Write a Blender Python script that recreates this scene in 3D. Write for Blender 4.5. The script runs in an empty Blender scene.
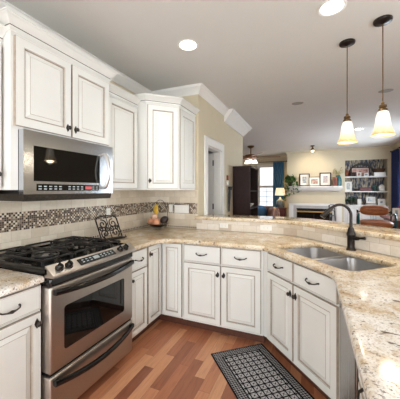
import bpy, bmesh, math, random
from math import pi, sin, cos, radians
from mathutils import Vector, Matrix
from mathutils.geometry import tessellate_polygon

random.seed(7)
S = bpy.context.scene
COL = S.collection

# ------------------------------------------------------------------ camera
CX, CZ = 2.058, 1.41
cam_d = bpy.data.cameras.new('camera')
cam = bpy.data.objects.new('camera', cam_d)
COL.objects.link(cam)
cam.location = (CX, 0, CZ)
cam.rotation_euler = (radians(90), 0, radians(22.96))
cam_d.sensor_fit = 'HORIZONTAL'
cam_d.sensor_width = 36
cam_d.lens = 36 * 262 / 400
cam_d.shift_y = -9.5 / 400
cam_d.clip_start = 0.02
S.camera = cam

# ------------------------------------------------------------------ world, daylight, exposure
S.view_settings.view_transform = 'Standard'
S.view_settings.look = 'None'
S.view_settings.gamma = 1
S.view_settings.exposure = 0.68
S.view_settings.use_curve_mapping = False
W = bpy.data.worlds.new('daylight')
S.world = W
W.use_nodes = True
W.node_tree.nodes['Background'].inputs[0].default_value = (0.86, 0.93, 1.0, 1)
W.node_tree.nodes['Background'].inputs[1].default_value = 0.85


def area(name, loc, target, sx, sy, power, col):
    d = bpy.data.lights.new(name, 'AREA')
    d.shape = 'RECTANGLE'
    d.size, d.size_y, d.energy, d.color = sx, sy, power, col
    o = bpy.data.objects.new(name, d)
    COL.objects.link(o)
    o.location = loc
    o.rotation_euler = (Vector(target) - Vector(loc)).to_track_quat('-Z', 'Y').to_euler()
    return o


# two lights added at unseen kitchen openings, then daylight at the living window
area('fill_front', (1.9, -2.72, 1.2), (1.9, 0, 1.35), 3.4, 2.2, 100, (0.96, 0.985, 1.0))
area('fill_right', (4.42, 1.1, 1.5), (0, 1.1, 1.6), 2.2, 1.4, 40, (0.97, 0.985, 1.0))
area('daylight_living', (4.42, 7.4, 1.55), (0, 7.4, .4), 2.4, 1.5, 74, (0.80, 0.90, 1.0))
CAN_W, PEND_W = 9, 4

# ------------------------------------------------------------------ material helpers


class G:
    def __init__(s, name):
        s.m = bpy.data.materials.new(name)
        s.m.use_nodes = True
        s.t = s.m.node_tree
        s.b = s.t.nodes['Principled BSDF']

    def n(s, typ, **kw):
        nd = s.t.nodes.new(typ)
        for k, v in kw.items():
            setattr(nd, k, v)
        return nd

    def put(s, nd, i, v):
        if v is None:
            return
        if hasattr(v, 'is_linked'):
            s.t.links.new(v, nd.inputs[i])
        else:
            nd.inputs[i].default_value = v

    def m_(s, op, a, b=None, c=None):
        nd = s.n('ShaderNodeMath', operation=op)
        s.put(nd, 0, a); s.put(nd, 1, b); s.put(nd, 2, c)
        return nd.outputs[0]

    def co(s, kind='Object', sc=(1, 1, 1), rot=(0, 0, 0)):
        t = s.n('ShaderNodeTexCoord')
        mp = s.n('ShaderNodeMapping')
        s.t.links.new(t.outputs[kind], mp.inputs[0])
        mp.inputs['Scale'].default_value = sc
        mp.inputs['Rotation'].default_value = rot
        return mp.outputs[0]

    def noise(s, vec, scale, detail=4, rough=0.55, dist=0.0, col=False):
        nd = s.n('ShaderNodeTexNoise')
        s.put(nd, 'Vector', vec)
        nd.inputs['Scale'].default_value = scale
        nd.inputs['Detail'].default_value = detail
        nd.inputs['Roughness'].default_value = rough
        nd.inputs['Distortion'].default_value = dist
        return nd.outputs[1 if col else 0]

    def white(s, x, y):
        c = s.n('ShaderNodeCombineXYZ')
        s.put(c, 0, x); s.put(c, 1, y)
        w = s.n('ShaderNodeTexWhiteNoise', noise_dimensions='2D')
        s.t.links.new(c.outputs[0], w.inputs['Vector'])
        return w.outputs['Value']

    def ramp(s, fac, stops, const=False):
        r = s.n('ShaderNodeValToRGB')
        e = r.color_ramp.elements
        while len(e) < len(stops):
            e.new(0.5)
        for q, (p, c) in zip(e, stops):
            q.position = p
            q.color = (*c, 1)
        if const:
            r.color_ramp.interpolation = 'CONSTANT'
        s.put(r, 0, fac)
        return r.outputs[0]

    def mix(s, f, a, b, typ='MIX'):
        nd = s.n('ShaderNodeMix', data_type='RGBA', blend_type=typ)
        s.put(nd, 0, f)
        for i, v in ((6, a), (7, b)):
            if hasattr(v, 'is_linked'):
                s.t.links.new(v, nd.inputs[i])
            else:
                nd.inputs[i].default_value = (*v, 1)
        return nd.outputs[2]

    def bump(s, h, strength=0.2, dist=0.01):
        nd = s.n('ShaderNodeBump')
        nd.inputs['Strength'].default_value = strength
        nd.inputs['Distance'].default_value = dist
        s.put(nd, 'Height', h)
        s.t.links.new(nd.outputs[0], s.b.inputs['Normal'])

    def set(s, col=None, rough=None, metal=None, spec=None, **kw):
        if col is not None:
            if hasattr(col, 'is_linked'):
                s.t.links.new(col, s.b.inputs['Base Color'])
            else:
                s.b.inputs['Base Color'].default_value = (*col, 1)
        if rough is not None:
            s.put(s.b, 'Roughness', rough)
        if metal is not None:
            s.b.inputs['Metallic'].default_value = metal
        if spec is not None:
            s.b.inputs['Specular IOR Level'].default_value = spec
        for k, v in kw.items():
            s.put(s.b, k.replace('_', ' '), v)
        return s.m


def srgb(r, g, b):
    f = lambda c: (c / 255 / 12.92) if c / 255 <= 0.04045 else ((c / 255 + 0.055) / 1.055) ** 2.4
    return (f(r), f(g), f(b))


def plain(name, col, rough=0.5, metal=0.0, spec=0.5, var=0.06, scale=30, **kw):
    g = G(name)
    nz = g.noise(g.co(), scale, 3)
    a = tuple(c * (1 - var) for c in col)
    b = tuple(min(1, c * (1 + var)) for c in col)
    return g.set(g.ramp(nz, [(0.3, a), (0.7, b)]), rough, metal, spec, **kw)


M = {}
M['cream'] = plain('cabinet_cream_paint', srgb(221, 222, 218), 0.32, var=0.015, scale=8)
M['glaze'] = plain('cabinet_umber_glaze', srgb(160, 148, 134), 0.45, var=0.15)
M['glazedark'] = plain('dark_umber_glaze', srgb(74, 60, 50), 0.5, var=0.15)
M['white'] = plain('white_trim_paint', srgb(226, 225, 221), 0.35, var=0.015)
M['beige'] = plain('beige_wall_paint', srgb(201, 190, 164), 0.8, var=0.02, scale=4)
M['hall'] = plain('hall_wall_paint', srgb(190, 192, 198), 0.8, var=0.02, scale=4)
M['ceil'] = plain('ceiling_paint', srgb(211, 210, 206), 0.75, var=0.015, scale=3)
M['iron'] = plain('dark_bronze', srgb(48, 43, 41), 0.3, metal=0.6, var=0.2)
M['pewter'] = plain('antique_pewter', srgb(62, 57, 53), 0.35, metal=0.7, var=0.25, scale=80)
M['blackmetal'] = plain('black_cast_iron', srgb(24, 23, 23), 0.45, var=0.2)
M['blackgloss'] = plain('black_enamel', srgb(14, 14, 15), 0.12, var=0.1)
M['blackglass'] = plain('black_glass', srgb(13, 12, 12), 0.04, var=0.05)
M['darkwood'] = plain('espresso_wood', srgb(44, 28, 26), 0.5, spec=0.2, var=0.2)
M['redwood'] = plain('mahogany_wood', srgb(92, 42, 34), 0.35, var=0.2)
M['brownbox'] = plain('chestnut_wood', srgb(138, 74, 48), 0.4, var=0.2)
M['plate'] = plain('white_plastic_plate', srgb(236, 235, 230), 0.3, var=0.01)
M['plateslot'] = plain('grey_slot', srgb(120, 118, 112), 0.5)
M['brass'] = plain('bronze_cap', srgb(112, 88, 58), 0.35, metal=0.8, var=0.2)
M['gold'] = plain('polished_brass', srgb(196, 160, 96), 0.3, metal=0.8)
M['leather'] = plain('tan_leather', srgb(160, 94, 50), 0.42, var=0.2, scale=12)
M['sofa'] = plain('brown_leather', srgb(116, 78, 62), 0.5, var=0.15, scale=10)
M['bluefab'] = plain('blue_fabric', srgb(66, 112, 152), 0.85, var=0.15, scale=40)
M['navy'] = plain('navy_fabric', srgb(18, 36, 80), 0.85, var=0.2, scale=40)
M['teal'] = plain('teal_glaze', srgb(36, 88, 92), 0.25, var=0.2)
M['leaf'] = plain('leaf_green', srgb(64, 104, 42), 0.5, var=0.35, scale=20)
M['leafdark'] = plain('leaf_dark_green', srgb(38, 62, 40), 0.5, var=0.35, scale=20)
M['sprig'] = plain('dried_sprig', srgb(156, 146, 92), 0.7, var=0.2)
M['pot'] = plain('dark_pot', srgb(52, 54, 46), 0.5, var=0.2)
M['banana'] = plain('banana_skin', srgb(214, 176, 62), 0.45, var=0.15, scale=40)
M['stem'] = plain('stem_brown', srgb(92, 76, 44), 0.6)
M['peach'] = plain('peach_skin', srgb(206, 146, 112), 0.5, var=0.25, scale=25)
M['onion'] = plain('onion_skin', srgb(224, 186, 160), 0.4, var=0.15, scale=25)
M['avocado'] = plain('avocado_skin', srgb(44, 36, 36), 0.5, var=0.4, scale=60)
M['red'] = plain('red_lacquer', srgb(96, 30, 30), 0.4, var=0.1)
M['bottle'] = plain('green_glass_bottle', srgb(24, 70, 64), 0.15, var=0.2)
M['basket'] = plain('wicker', srgb(92, 66, 46), 0.7, var=0.35, scale=60)
M['mat'] = plain('white_mount_board', srgb(232, 228, 220), 0.7, var=0.01)
M['china'] = plain('white_china', srgb(232, 228, 220), 0.25, var=0.02)
M['paleblue'] = plain('pale_blue_china', srgb(150, 180, 190), 0.3)
M['lampbase'] = plain('grey_lamp_glaze', srgb(126, 132, 132), 0.3, var=0.3, scale=12)
M['flower'] = plain('flower_white', srgb(236, 226, 226), 0.6)
M['flowerred'] = plain('flower_red', srgb(186, 36, 60), 0.6)
M['slate'] = plain('firebox_black', srgb(22, 21, 21), 0.7)
M['surround'] = plain('grey_marble', srgb(176, 176, 176), 0.3, var=0.08, scale=9)
M['strap'] = plain('dark_woven_strap', srgb(34, 44, 50), 0.8, var=0.3)
M['vent'] = plain('grey_vent', srgb(150, 146, 140), 0.6)
M['toe'] = plain('toe_kick_wood', srgb(84, 48, 34), 0.5, var=0.2)
M['fanwood'] = plain('fan_blade_wood', srgb(122, 78, 46), 0.35, var=0.2)


def steel(name, col, rough, stretch):
    g = G(name)
    nz = g.noise(g.co(sc=stretch), 60, 3)
    r = g.m_('MULTIPLY_ADD', nz, 0.12, rough - 0.06)
    return g.set(g.ramp(nz, [(0.3, tuple(c * 0.95 for c in col)), (0.7, col)]), r, 0.95)


M['steel'] = steel('brushed_steel', srgb(176, 167, 158), 0.34, (1, 0.04, 1))
M['sinksteel'] = steel('satin_steel', srgb(160, 160, 161), 0.34, (1, 1, 1))
M['mwsteel'] = steel('silver_brushed_steel', srgb(204, 208, 213), 0.19, (1, 0.04, 1))
M['handlesteel'] = steel('satin_handle_steel', srgb(206, 204, 200), 0.34, (1, 1, 1))
M['dwsteel'] = steel('dishwasher_steel', srgb(118, 116, 114), 0.25, (1, 1, 0.04))


def glass(name, col, rough=0.02):
    g = G(name)
    return g.set(col, rough, Transmission_Weight=1.0, IOR=1.45)


M['glass'] = glass('clear_glass', (0.95, 0.97, 0.97))
g = G('window_pane'); M['pane'] = g.set((0.97, 0.98, 1), 0.0, Transmission_Weight=1.0, IOR=1.02)


def emit(name, col, e, base=(0.9, 0.9, 0.9)):
    g = G(name)
    g.b.inputs['Emission Color'].default_value = (*col, 1)
    g.b.inputs['Emission Strength'].default_value = e
    return g.set(base, 0.4)


M['canglow'] = emit('can_lens', (1.0, 0.93, 0.82), 9)
M['bulb'] = emit('bulb_glow', (1.0, 0.86, 0.62), 12)
M['lampshade'] = emit('lit_lamp_shade', (1.0, 0.84, 0.58), 0.55, srgb(236, 216, 176))
M['fanglass'] = emit('lit_fan_glass', (1.0, 0.9, 0.78), 1.6)
M['display'] = emit('display_marks', (0.6, 0.75, 0.75), 0.12, (0.25, 0.28, 0.28))
M['displayred'] = emit('display_red', (0.9, 0.16, 0.14), 0.18, (0.3, 0.05, 0.05))
# pendant glass: lit from inside, warmer and amber at its rim (rim colour is in the glass)
g = G('alabaster_glass')
sep = g.n('ShaderNodeSeparateXYZ')
g.t.links.new(g.co(), sep.inputs[0])
nz = g.noise(g.co(), 22, 4, 0.6, 0.6)
zz = g.m_('MULTIPLY_ADD', nz, 0.05, sep.outputs[2])
tint = g.ramp(g.m_('MULTIPLY', zz, 5.0), [(0.10, srgb(214, 160, 96)), (0.34, srgb(246, 218, 168)), (0.62, srgb(255, 244, 222))])
g.t.links.new(tint, g.b.inputs['Emission Color'])
g.b.inputs['Emission Strength'].default_value = 0.68
M['alabaster'] = g.set(g.mix(0.62, tint, (0.0, 0.0, 0.0)), 0.35)

# hardwood floor: cherry planks running along y
g = G('cherry_planks')
sep = g.n('ShaderNodeSeparateXYZ')
g.t.links.new(g.co(), sep.inputs[0])
X, Y = sep.outputs[0], sep.outputs[1]
u = g.m_('DIVIDE', X, 0.083)
ci = g.m_('FLOOR', u)
off = g.m_('MULTIPLY', g.white(ci, 3.3), 5.0)
v = g.m_('ADD', g.m_('DIVIDE', Y, 0.62), off)
ri = g.m_('FLOOR', v)
pid = g.white(ci, ri)
basec = g.ramp(pid, [(0.0, srgb(136, 82, 60)), (0.2, srgb(166, 106, 76)), (0.5, srgb(180, 118, 86)), (0.78, srgb(194, 134, 98)), (1.0, srgb(210, 156, 118))])
c3 = g.n('ShaderNodeCombineXYZ')
g.put(c3, 0, g.m_('MULTIPLY', X, 26.0)); g.put(c3, 1, g.m_('MULTIPLY', Y, 1.6)); g.put(c3, 2, g.m_('MULTIPLY', pid, 30.0))
gr = g.noise(c3.outputs[0], 2.4, 6, 0.65, 0.8)
colr = g.mix(0.55, basec, g.ramp(gr, [(0.25, (0.42, 0.38, 0.36)), (0.55, (1, 1, 1)), (0.8, (1, 1, 1))]), 'MULTIPLY')
fu, fv = g.m_('FRACT', u), g.m_('FRACT', v)
seam = g.m_('MAXIMUM', g.m_('LESS_THAN', fu, 0.022), g.m_('LESS_THAN', fv, 0.004))
colr = g.mix(g.m_('MULTIPLY', seam, 0.55), colr, srgb(58, 30, 20))
g.bump(g.m_('SUBTRACT', 1.0, seam), 0.12, 0.002)
M['floor'] = g.set(colr, g.m_('MULTIPLY_ADD', gr, 0.12, 0.24), spec=0.4)

# granite
g = G('cream_granite')
o1 = g.co()
warp = g.noise(o1, 3.0, 3, 0.5, 0, True)
va = g.n('ShaderNodeVectorMath', operation='MULTIPLY_ADD')
g.t.links.new(warp, va.inputs[0]); va.inputs[1].default_value = (0.12, 0.12, 0.12); g.t.links.new(o1, va.inputs[2])
wv = va.outputs[0]
big = g.noise(wv, 8.5, 7, 0.68, 0.4)
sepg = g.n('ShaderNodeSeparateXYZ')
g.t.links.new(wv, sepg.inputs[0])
light_drift = g.m_('ADD', g.m_('MULTIPLY', sepg.outputs[1], 0.36), g.m_('MULTIPLY', g.noise(o1, 1.3, 2, 0.5), 0.5))  # light put into the stone colour: tanner towards the back, whiter in front
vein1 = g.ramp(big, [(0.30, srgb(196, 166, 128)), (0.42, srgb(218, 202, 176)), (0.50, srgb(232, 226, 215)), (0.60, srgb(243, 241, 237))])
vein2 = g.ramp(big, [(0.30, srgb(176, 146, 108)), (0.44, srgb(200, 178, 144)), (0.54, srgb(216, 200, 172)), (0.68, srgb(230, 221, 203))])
col = g.mix(g.ramp(light_drift, [(0.60, (0, 0, 0)), (1.0, (1, 1, 1))]), vein1, vein2)
med = g.noise(wv, 24, 5, 0.65, 0.3)
col = g.mix(g.ramp(med, [(0.55, (0, 0, 0)), (0.72, (0.6, 0.6, 0.6))]), col, srgb(184, 152, 112))
fine = g.noise(o1, 130, 3, 0.6)
col = g.mix(g.ramp(fine, [(0.53, (0, 0, 0)), (0.68, (0.75, 0.75, 0.75))]), col, srgb(144, 118, 94))
col = g.mix(g.ramp(g.noise(o1, 95, 2, 0.5), [(0.56, (0, 0, 0)), (0.70, (0.55, 0.55, 0.55))]), col, srgb(246, 242, 234))
mp = g.n('ShaderNodeMapping'); g.t.links.new(wv, mp.inputs[0]); mp.inputs['Rotation'].default_value = (0, 0, 0.6); mp.inputs['Scale'].default_value = (1.0, 1.9, 1.0)
dk = g.noise(mp.outputs[0], 17, 4, 0.6, 0.2)
col = g.mix(g.ramp(dk, [(0.63, (0, 0, 0)), (0.70, (0.9, 0.9, 0.9))]), col, srgb(84, 58, 42))
dk2 = g.noise(o1, 62, 3, 0.6, 0.2)
col = g.mix(g.ramp(dk2, [(0.615, (0, 0, 0)), (0.68, (0.85, 0.85, 0.85))]), col, srgb(66, 50, 42))
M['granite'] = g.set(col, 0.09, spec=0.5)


# travertine tile with a mosaic band and an accent strip (uv in metres)
def tile_mat(name, band, c0, c1, c2):
    g = G(name)
    sep = g.n('ShaderNodeSeparateXYZ')
    g.t.links.new(g.co('UV'), sep.inputs[0])
    u, v = sep.outputs[0], sep.outputs[1]
    TW, TH = 0.152, 0.0765
    if band:
        hi = g.m_('GREATER_THAN', v, 1.17)
        vv = g.m_('SUBTRACT', v, g.m_('MULTIPLY_ADD', hi, 0.1395, 1.103))
    else:
        vv = g.m_('SUBTRACT', v, 0.917)
    r = g.m_('DIVIDE', vv, TH)
    ri = g.m_('FLOOR', r)
    uu = g.m_('ADD', g.m_('DIVIDE', u, TW), g.m_('MULTIPLY', ri, 0.5))
    ci = g.m_('FLOOR', uu)
    idn = g.white(ci, ri)
    tc = g.ramp(idn, [(0, c0), (0.5, c1), (1, c2)])
    tc = g.mix(0.35, tc, g.ramp(g.noise(g.co(), 26, 6, 0.7, 0.6), [(0.3, (0.72, 0.68, 0.62)), (0.62, (1, 1, 1))]), 'MULTIPLY')
    fx, fy = g.m_('FRACT', uu), g.m_('FRACT', r)
    ex = g.m_('MULTIPLY', g.m_('MINIMUM', fx, g.m_('SUBTRACT', 1.0, fx)), TW)
    ey = g.m_('MULTIPLY', g.m_('MINIMUM', fy, g.m_('SUBTRACT', 1.0, fy)), TH)
    grout = g.m_('LESS_THAN', g.m_('MINIMUM', ex, ey), 0.0012)
    tc = g.mix(g.m_('MULTIPLY', grout, 0.8), tc, srgb(170, 160, 142))
    height = g.m_('SUBTRACT', 1.0, grout)
    if band:
        P = 0.0155
        mu, mv = g.m_('DIVIDE', u, P), g.m_('DIVIDE', g.m_('SUBTRACT', v, 1.103), P)
        cu, cv = g.m_('FLOOR', mu), g.m_('FLOOR', mv)
        par = g.m_('MODULO', g.m_('ABSOLUTE', g.m_('ADD', cu, cv)), 2.0)
        w = g.m_('ADD', g.m_('MULTIPLY', g.white(cu, cv), 0.62), g.m_('MULTIPLY', par, 0.38))
        mc = g.ramp(w, [(0.0, srgb(218, 208, 190)), (0.22, srgb(186, 168, 144)), (0.36, srgb(128, 108, 90)), (0.47, srgb(66, 48, 40)), (0.62, srgb(40, 28, 25)), (0.92, srgb(120, 114, 110))], True)
        mfx, mfy = g.m_('FRACT', mu), g.m_('FRACT', mv)
        me = g.m_('MINIMUM', g.m_('MINIMUM', mfx, g.m_('SUBTRACT', 1.0, mfx)), g.m_('MINIMUM', mfy, g.m_('SUBTRACT', 1.0, mfy)))
        mg = g.m_('LESS_THAN', me, 0.075)
        mc = g.mix(g.m_('MULTIPLY', mg, .7), mc, srgb(176, 164, 146))
        inb = g.m_('MULTIPLY', g.m_('GREATER_THAN', v, 1.103), g.m_('LESS_THAN', v, 1.2425))
        tc = g.mix(inb, tc, mc)
        # accent strip of single dark chips low on the wall
        su = g.m_('DIVIDE', u, 0.031)
        chip = g.m_('MULTIPLY', g.m_('LESS_THAN', g.m_('FRACT', su), 0.55), g.m_('MULTIPLY', g.m_('GREATER_THAN', v, 0.921), g.m_('LESS_THAN', v, 0.938)))
        cc = g.ramp(g.white(g.m_('FLOOR', su), 9.1), [(0, srgb(62, 46, 40)), (0.7, srgb(120, 104, 92)), (1, srgb(150, 138, 126))], True)
        tc = g.mix(chip, tc, cc)
    g.bump(height, 0.25, 0.003)
    return g.set(tc, 0.3, spec=0.4)


M['tile'] = tile_mat('travertine_with_mosaic', True, srgb(206, 194, 174), srgb(216, 205, 187), srgb(225, 216, 200))
M['bartile'] = tile_mat('bar_travertine', False, srgb(202, 186, 168), srgb(226, 217, 204), srgb(234, 227, 217))

# rug (uv in metres, 0.50 x 0.95)
g = G('black_white_rug')
sep = g.n('ShaderNodeSeparateXYZ')
g.t.links.new(g.co('UV'), sep.inputs[0])
u, v = sep.outputs[0], sep.outputs[1]
RW, RL = 0.496, 0.84
eu = g.m_('MINIMUM', u, g.m_('SUBTRACT', RW, u))
ev = g.m_('MINIMUM', v, g.m_('SUBTRACT', RL, v))
e = g.m_('MINIMUM', eu, ev)


def blob(pitch, half):
    a, b = g.m_('DIVIDE', u, pitch), g.m_('DIVIDE', v, pitch)
    fa = g.m_('ABSOLUTE', g.m_('SUBTRACT', g.m_('FRACT', a), 0.5)); fb = g.m_('ABSOLUTE', g.m_('SUBTRACT', g.m_('FRACT', b), 0.5))
    sq = g.m_('LESS_THAN', g.m_('MAXIMUM', fa, fb), half)
    notch = g.m_('GREATER_THAN', g.m_('ADD', fa, fb), half * .35)
    cross = g.m_('GREATER_THAN', g.m_('ABSOLUTE', g.m_('SUBTRACT', fa, fb)), .045)
    return g.m_('MULTIPLY', g.m_('MULTIPLY', sq, notch), cross)


field = blob(0.0496, 0.40)
brd = blob(0.0186, 0.34)
isb = g.m_('LESS_THAN', e, 0.074)
pat = g.m_('ADD', g.m_('MULTIPLY', isb, brd), g.m_('MULTIPLY', g.m_('SUBTRACT', 1.0, isb), field))
blk = g.m_('MAXIMUM', g.m_('LESS_THAN', e, 0.010), g.m_('MULTIPLY', g.m_('GREATER_THAN', e, 0.070), g.m_('LESS_THAN', e, 0.082)))
pat = g.m_('MULTIPLY', pat, g.m_('SUBTRACT', 1.0, blk))
wv = g.noise(g.co(), 260, 2)
colr = g.mix(pat, srgb(22, 22, 26), g.ramp(wv, [(0.3, srgb(146, 146, 150)), (0.7, srgb(198, 197, 198))]))
g.bump(wv, 0.3, 0.002)
M['rug'] = g.set(colr, 0.9, spec=0.1)

# painterly striped paper behind the display shelves
g = G('blue_streaked_paper')
c = g.co(sc=(16, 1, 4))
M['paper'] = g.set(g.ramp(g.noise(c, 1.8, 5, 0.6, 0.3), [(0.33, srgb(34, 44, 60)), (0.46, srgb(66, 76, 92)), (0.54, srgb(150, 140, 124)), (0.68, srgb(204, 190, 164))]), 0.7)


def photo_mat(name, cols, sc=14):
    g = G(name)
    n = len(cols)
    return g.set(g.ramp(g.noise(g.co(), sc, 3, 0.6, 0.4), [(0.3 + 0.4 * i / max(1, n - 1), srgb(*c)) for i, c in enumerate(cols)]), 0.25)


M['photoA'] = photo_mat('print_landscape', [(86, 96, 104), (150, 160, 168), (206, 204, 198)])
M['photoB'] = photo_mat('print_people', [(120, 60, 56), (176, 140, 124), (210, 200, 192)])
M['photoC'] = photo_mat('print_sea', [(96, 110, 140), (196, 190, 190), (170, 116, 96)])
M['photoD'] = photo_mat('print_collage', [(120, 70, 60), (196, 150, 136), (220, 196, 184)], 9)
M['photoE'] = photo_mat('print_blue', [(100, 140, 156), (214, 214, 208), (70, 80, 90)])

# ------------------------------------------------------------------ mesh helpers


class MB:
    def __init__(s):
        s.bm = bmesh.new()
        s.uv = s.bm.loops.layers.uv.new('UVMap')

    def box(s, x0, x1, y0, y1, z0, z1, mi=0):
        v = [s.bm.verts.new(p) for p in ((x0, y0, z0), (x1, y0, z0), (x1, y1, z0), (x0, y1, z0), (x0, y0, z1), (x1, y0, z1), (x1, y1, z1), (x0, y1, z1))]
        for q in ((3, 2, 1, 0), (4, 5, 6, 7), (0, 1, 5, 4), (1, 2, 6, 5), (2, 3, 7, 6), (3, 0, 4, 7)):
            s.bm.faces.new([v[i] for i in q]).material_index = mi
        return s

    def rings(s, rings, mi=0, cap0=True, cap1=True, closed=True, mis=None):
        vs = [[s.bm.verts.new(p) for p in r] for r in rings]
        n = len(vs[0])
        for k in range(len(vs) - 1):
            for i in range(n if closed else n - 1):
                j = (i + 1) % n
                f = s.bm.faces.new((vs[k][i], vs[k][j], vs[k + 1][j], vs[k + 1][i]))
                f.material_index = mis[k] if mis else mi
        if cap0:
            s.bm.faces.new(list(reversed(vs[0]))).material_index = mis[0] if mis else mi
        if cap1:
            s.bm.faces.new(vs[-1]).material_index = mis[-1] if mis else mi
        return s

    def lathe(s, prof, c=(0, 0, 0), n=24, mi=0, axis='z', cap0=True, cap1=True, sx=1.0, sy=1.0):
        rs = []
        for r, z in prof:
            ring = []
            for i in range(n):
                a = 2 * pi * i / n
                p = (r * cos(a) * sx, r * sin(a) * sy, z)
                if axis == 'y':
                    p = (p[0], -p[2], p[1])
                elif axis == 'x':
                    p = (p[2], p[0], p[1])
                ring.append((p[0] + c[0], p[1] + c[1], p[2] + c[2]))
            rs.append(ring)
        return s.rings(rs, mi, cap0, cap1)

    def ball(s, c, r, n=16, m=10, mi=0, sx=1, sy=1, sz=1):
        prof = [(max(1e-4, r * sin(pi * i / m)), -r * cos(pi * i / m) * sz) for i in range(m + 1)]
        return s.lathe(prof, c, n, mi, sx=sx, sy=sy)

    def tube(s, pts, r, n=8, mi=0, closed=False):
        pts = [Vector(p) for p in pts]
        N = len(pts)
        rad = r if isinstance(r, (list, tuple)) else [r] * N
        rs = []
        up = None
        for i in range(N):
            a = pts[i - 1] if (i > 0 or closed) else pts[i]
            b = pts[(i + 1) % N] if (i < N - 1 or closed) else pts[i]
            t = (b - a).normalized()
            if up is None:
                up = Vector((0, 0, 1)) if abs(t.z) < 0.9 else Vector((1, 0, 0))
            x = t.cross(up)
            if x.length < 1e-5:
                x = t.orthogonal()
            x.normalize()
            y = x.cross(t).normalized()
            up = y
            rs.append([tuple(pts[i] + (x * cos(2 * pi * k / n) + y * sin(2 * pi * k / n)) * rad[i]) for k in range(n)])
        if closed:
            rs.append(rs[0])
        return s.rings(rs, mi, not closed, not closed)

    def prism(s, poly, z0, z1, mi=0):
        return s.rings([[(x, y, z0) for x, y in poly], [(x, y, z1) for x, y in poly]], mi)

    def slab(s, outer, holes, prof, mi=0):
        """plan polygon (CCW) with holes; prof = [(inset, z) ...] from bottom edge up to the top"""
        top_loops, bot_loops = [], []
        for li, loop in enumerate([outer] + holes):
            rs = []
            for ins, z in prof:
                o = offset_loop(loop, -ins if li == 0 else ins)
                rs.append([(x, y, z) for x, y in o])
            vs = [[s.bm.verts.new(p) for p in r] for r in rs]
            n = len(loop)
            for k in range(len(vs) - 1):
                for i in range(n):
                    j = (i + 1) % n
                    q = (vs[k][i], vs[k][j], vs[k + 1][j], vs[k + 1][i])
                    s.bm.faces.new(q if li == 0 else tuple(reversed(q))).material_index = mi
            top_loops.append(vs[-1]); bot_loops.append(vs[0])
        for loops, flip in ((top_loops, False), (bot_loops, True)):
            flat = [v for l in loops for v in l]
            for t in tessellate_polygon([[Vector((v.co.x, v.co.y, 0)) for v in l] for l in loops]):
                a, b, c = (flat[i] for i in t)
                nz = (b.co - a.co).cross(c.co - a.co).z
                if (nz < 0) != flip:
                    b, c = c, b
                try:
                    s.bm.faces.new((a, b, c)).material_index = mi
                except ValueError:
                    pass
        return s

    def sweep(s, path, prof, mi=0, caps=True):
        """prof = [(offset to the right of travel, z)] closed outline carried along an open plan path"""
        rs = []
        offs = [offset_path(path, d) for d, z in prof]
        for i in range(len(path)):
            rs.append([(offs[k][i][0], offs[k][i][1], prof[k][1]) for k in range(len(prof))])
        s.rings(rs, mi, caps, caps)
        return s

    def strip_uv(s, path, z0, z1, thick):
        """thin slab along a path (thickness to the right), uv = (arc length, z)"""
        off = offset_path(path, thick)
        L = [0]
        for a, b in zip(path, path[1:]):
            L.append(L[-1] + math.dist(a, b))
        zs = [z0, z1]
        for i in range(len(path) - 1):
            q = [s.bm.verts.new((off[k][0], off[k][1], z)) for k, z in ((i, z0), (i + 1, z0), (i + 1, z1), (i, z1))]
            f = s.bm.faces.new(q)
            for lp, (uu, vv) in zip(f.loops, ((L[i], z0), (L[i + 1], z0), (L[i + 1], z1), (L[i], z1))):
                lp[s.uv].uv = (uu, vv)
            w = [s.bm.verts.new((p[0], p[1], z)) for p, z in ((path[i], z0), (path[i + 1], z0), (path[i + 1], z1), (path[i], z1))]
            for quad, uvs in (((w[0], w[3], w[2], w[1]), None), ((q[3], q[2], w[2], w[3]), ((L[i], z1 - .01), (L[i + 1], z1 - .01), (L[i + 1], z1), (L[i], z1))), ((q[1], q[0], w[0], w[1]), None), ((q[0], q[3], w[3], w[0]), None), ((q[2], q[1], w[1], w[2]), None)):
                f = s.bm.faces.new(quad)
                for lp in f.loops:
                    lp[s.uv].uv = (L[i] + 0.03, min(z1, max(z0, 1.06)))
        return s

    def xf(s, mat):
        bmesh.ops.transform(s.bm, matrix=mat, verts=s.bm.verts)
        return s

    def build(s, name, mats, parent=None, loc=(0, 0, 0), rot=(0, 0, 0), smooth=True, bevel=0.0, weld=True, ang=38):
        if weld:
            bmesh.ops.remove_doubles(s.bm, verts=s.bm.verts, dist=1e-5)
        bmesh.ops.recalc_face_normals(s.bm, faces=s.bm.faces)
        me = bpy.data.meshes.new(name)
        s.bm.to_mesh(me)
        s.bm.free()
        for m in (mats if isinstance(mats, (list, tuple)) else [mats]):
            me.materials.append(M[m])
        if smooth:
            me.polygons.foreach_set('use_smooth', [True] * len(me.polygons))
            me.set_sharp_from_angle(angle=radians(ang))
        o = bpy.data.objects.new(name, me)
        COL.objects.link(o)
        o.location = loc
        o.rotation_euler = rot
        if parent:
            o.parent = parent
        if bevel:
            b = o.modifiers.new('bevel', 'BEVEL')
            b.width, b.segments, b.limit_method, b.angle_limit = bevel, 2, 'ANGLE', radians(50)
        return o


def offset_loop(loop, d):
    """offset closed CCW loop outwards by d"""
    n = len(loop)
    out = []
    for i in range(n):
        a, b, c = loop[i - 1], loop[i], loop[(i + 1) % n]
        t1 = Vector((b[0] - a[0], b[1] - a[1])).normalized()
        t2 = Vector((c[0] - b[0], c[1] - b[1])).normalized()
        n1, n2 = Vector((t1.y, -t1.x)), Vector((t2.y, -t2.x))
        m = n1 + n2
        m = m / max(0.25, m.dot(n1)) if m.length > 1e-6 else n1
        out.append((b[0] + m.x * d, b[1] + m.y * d))
    return out


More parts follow.
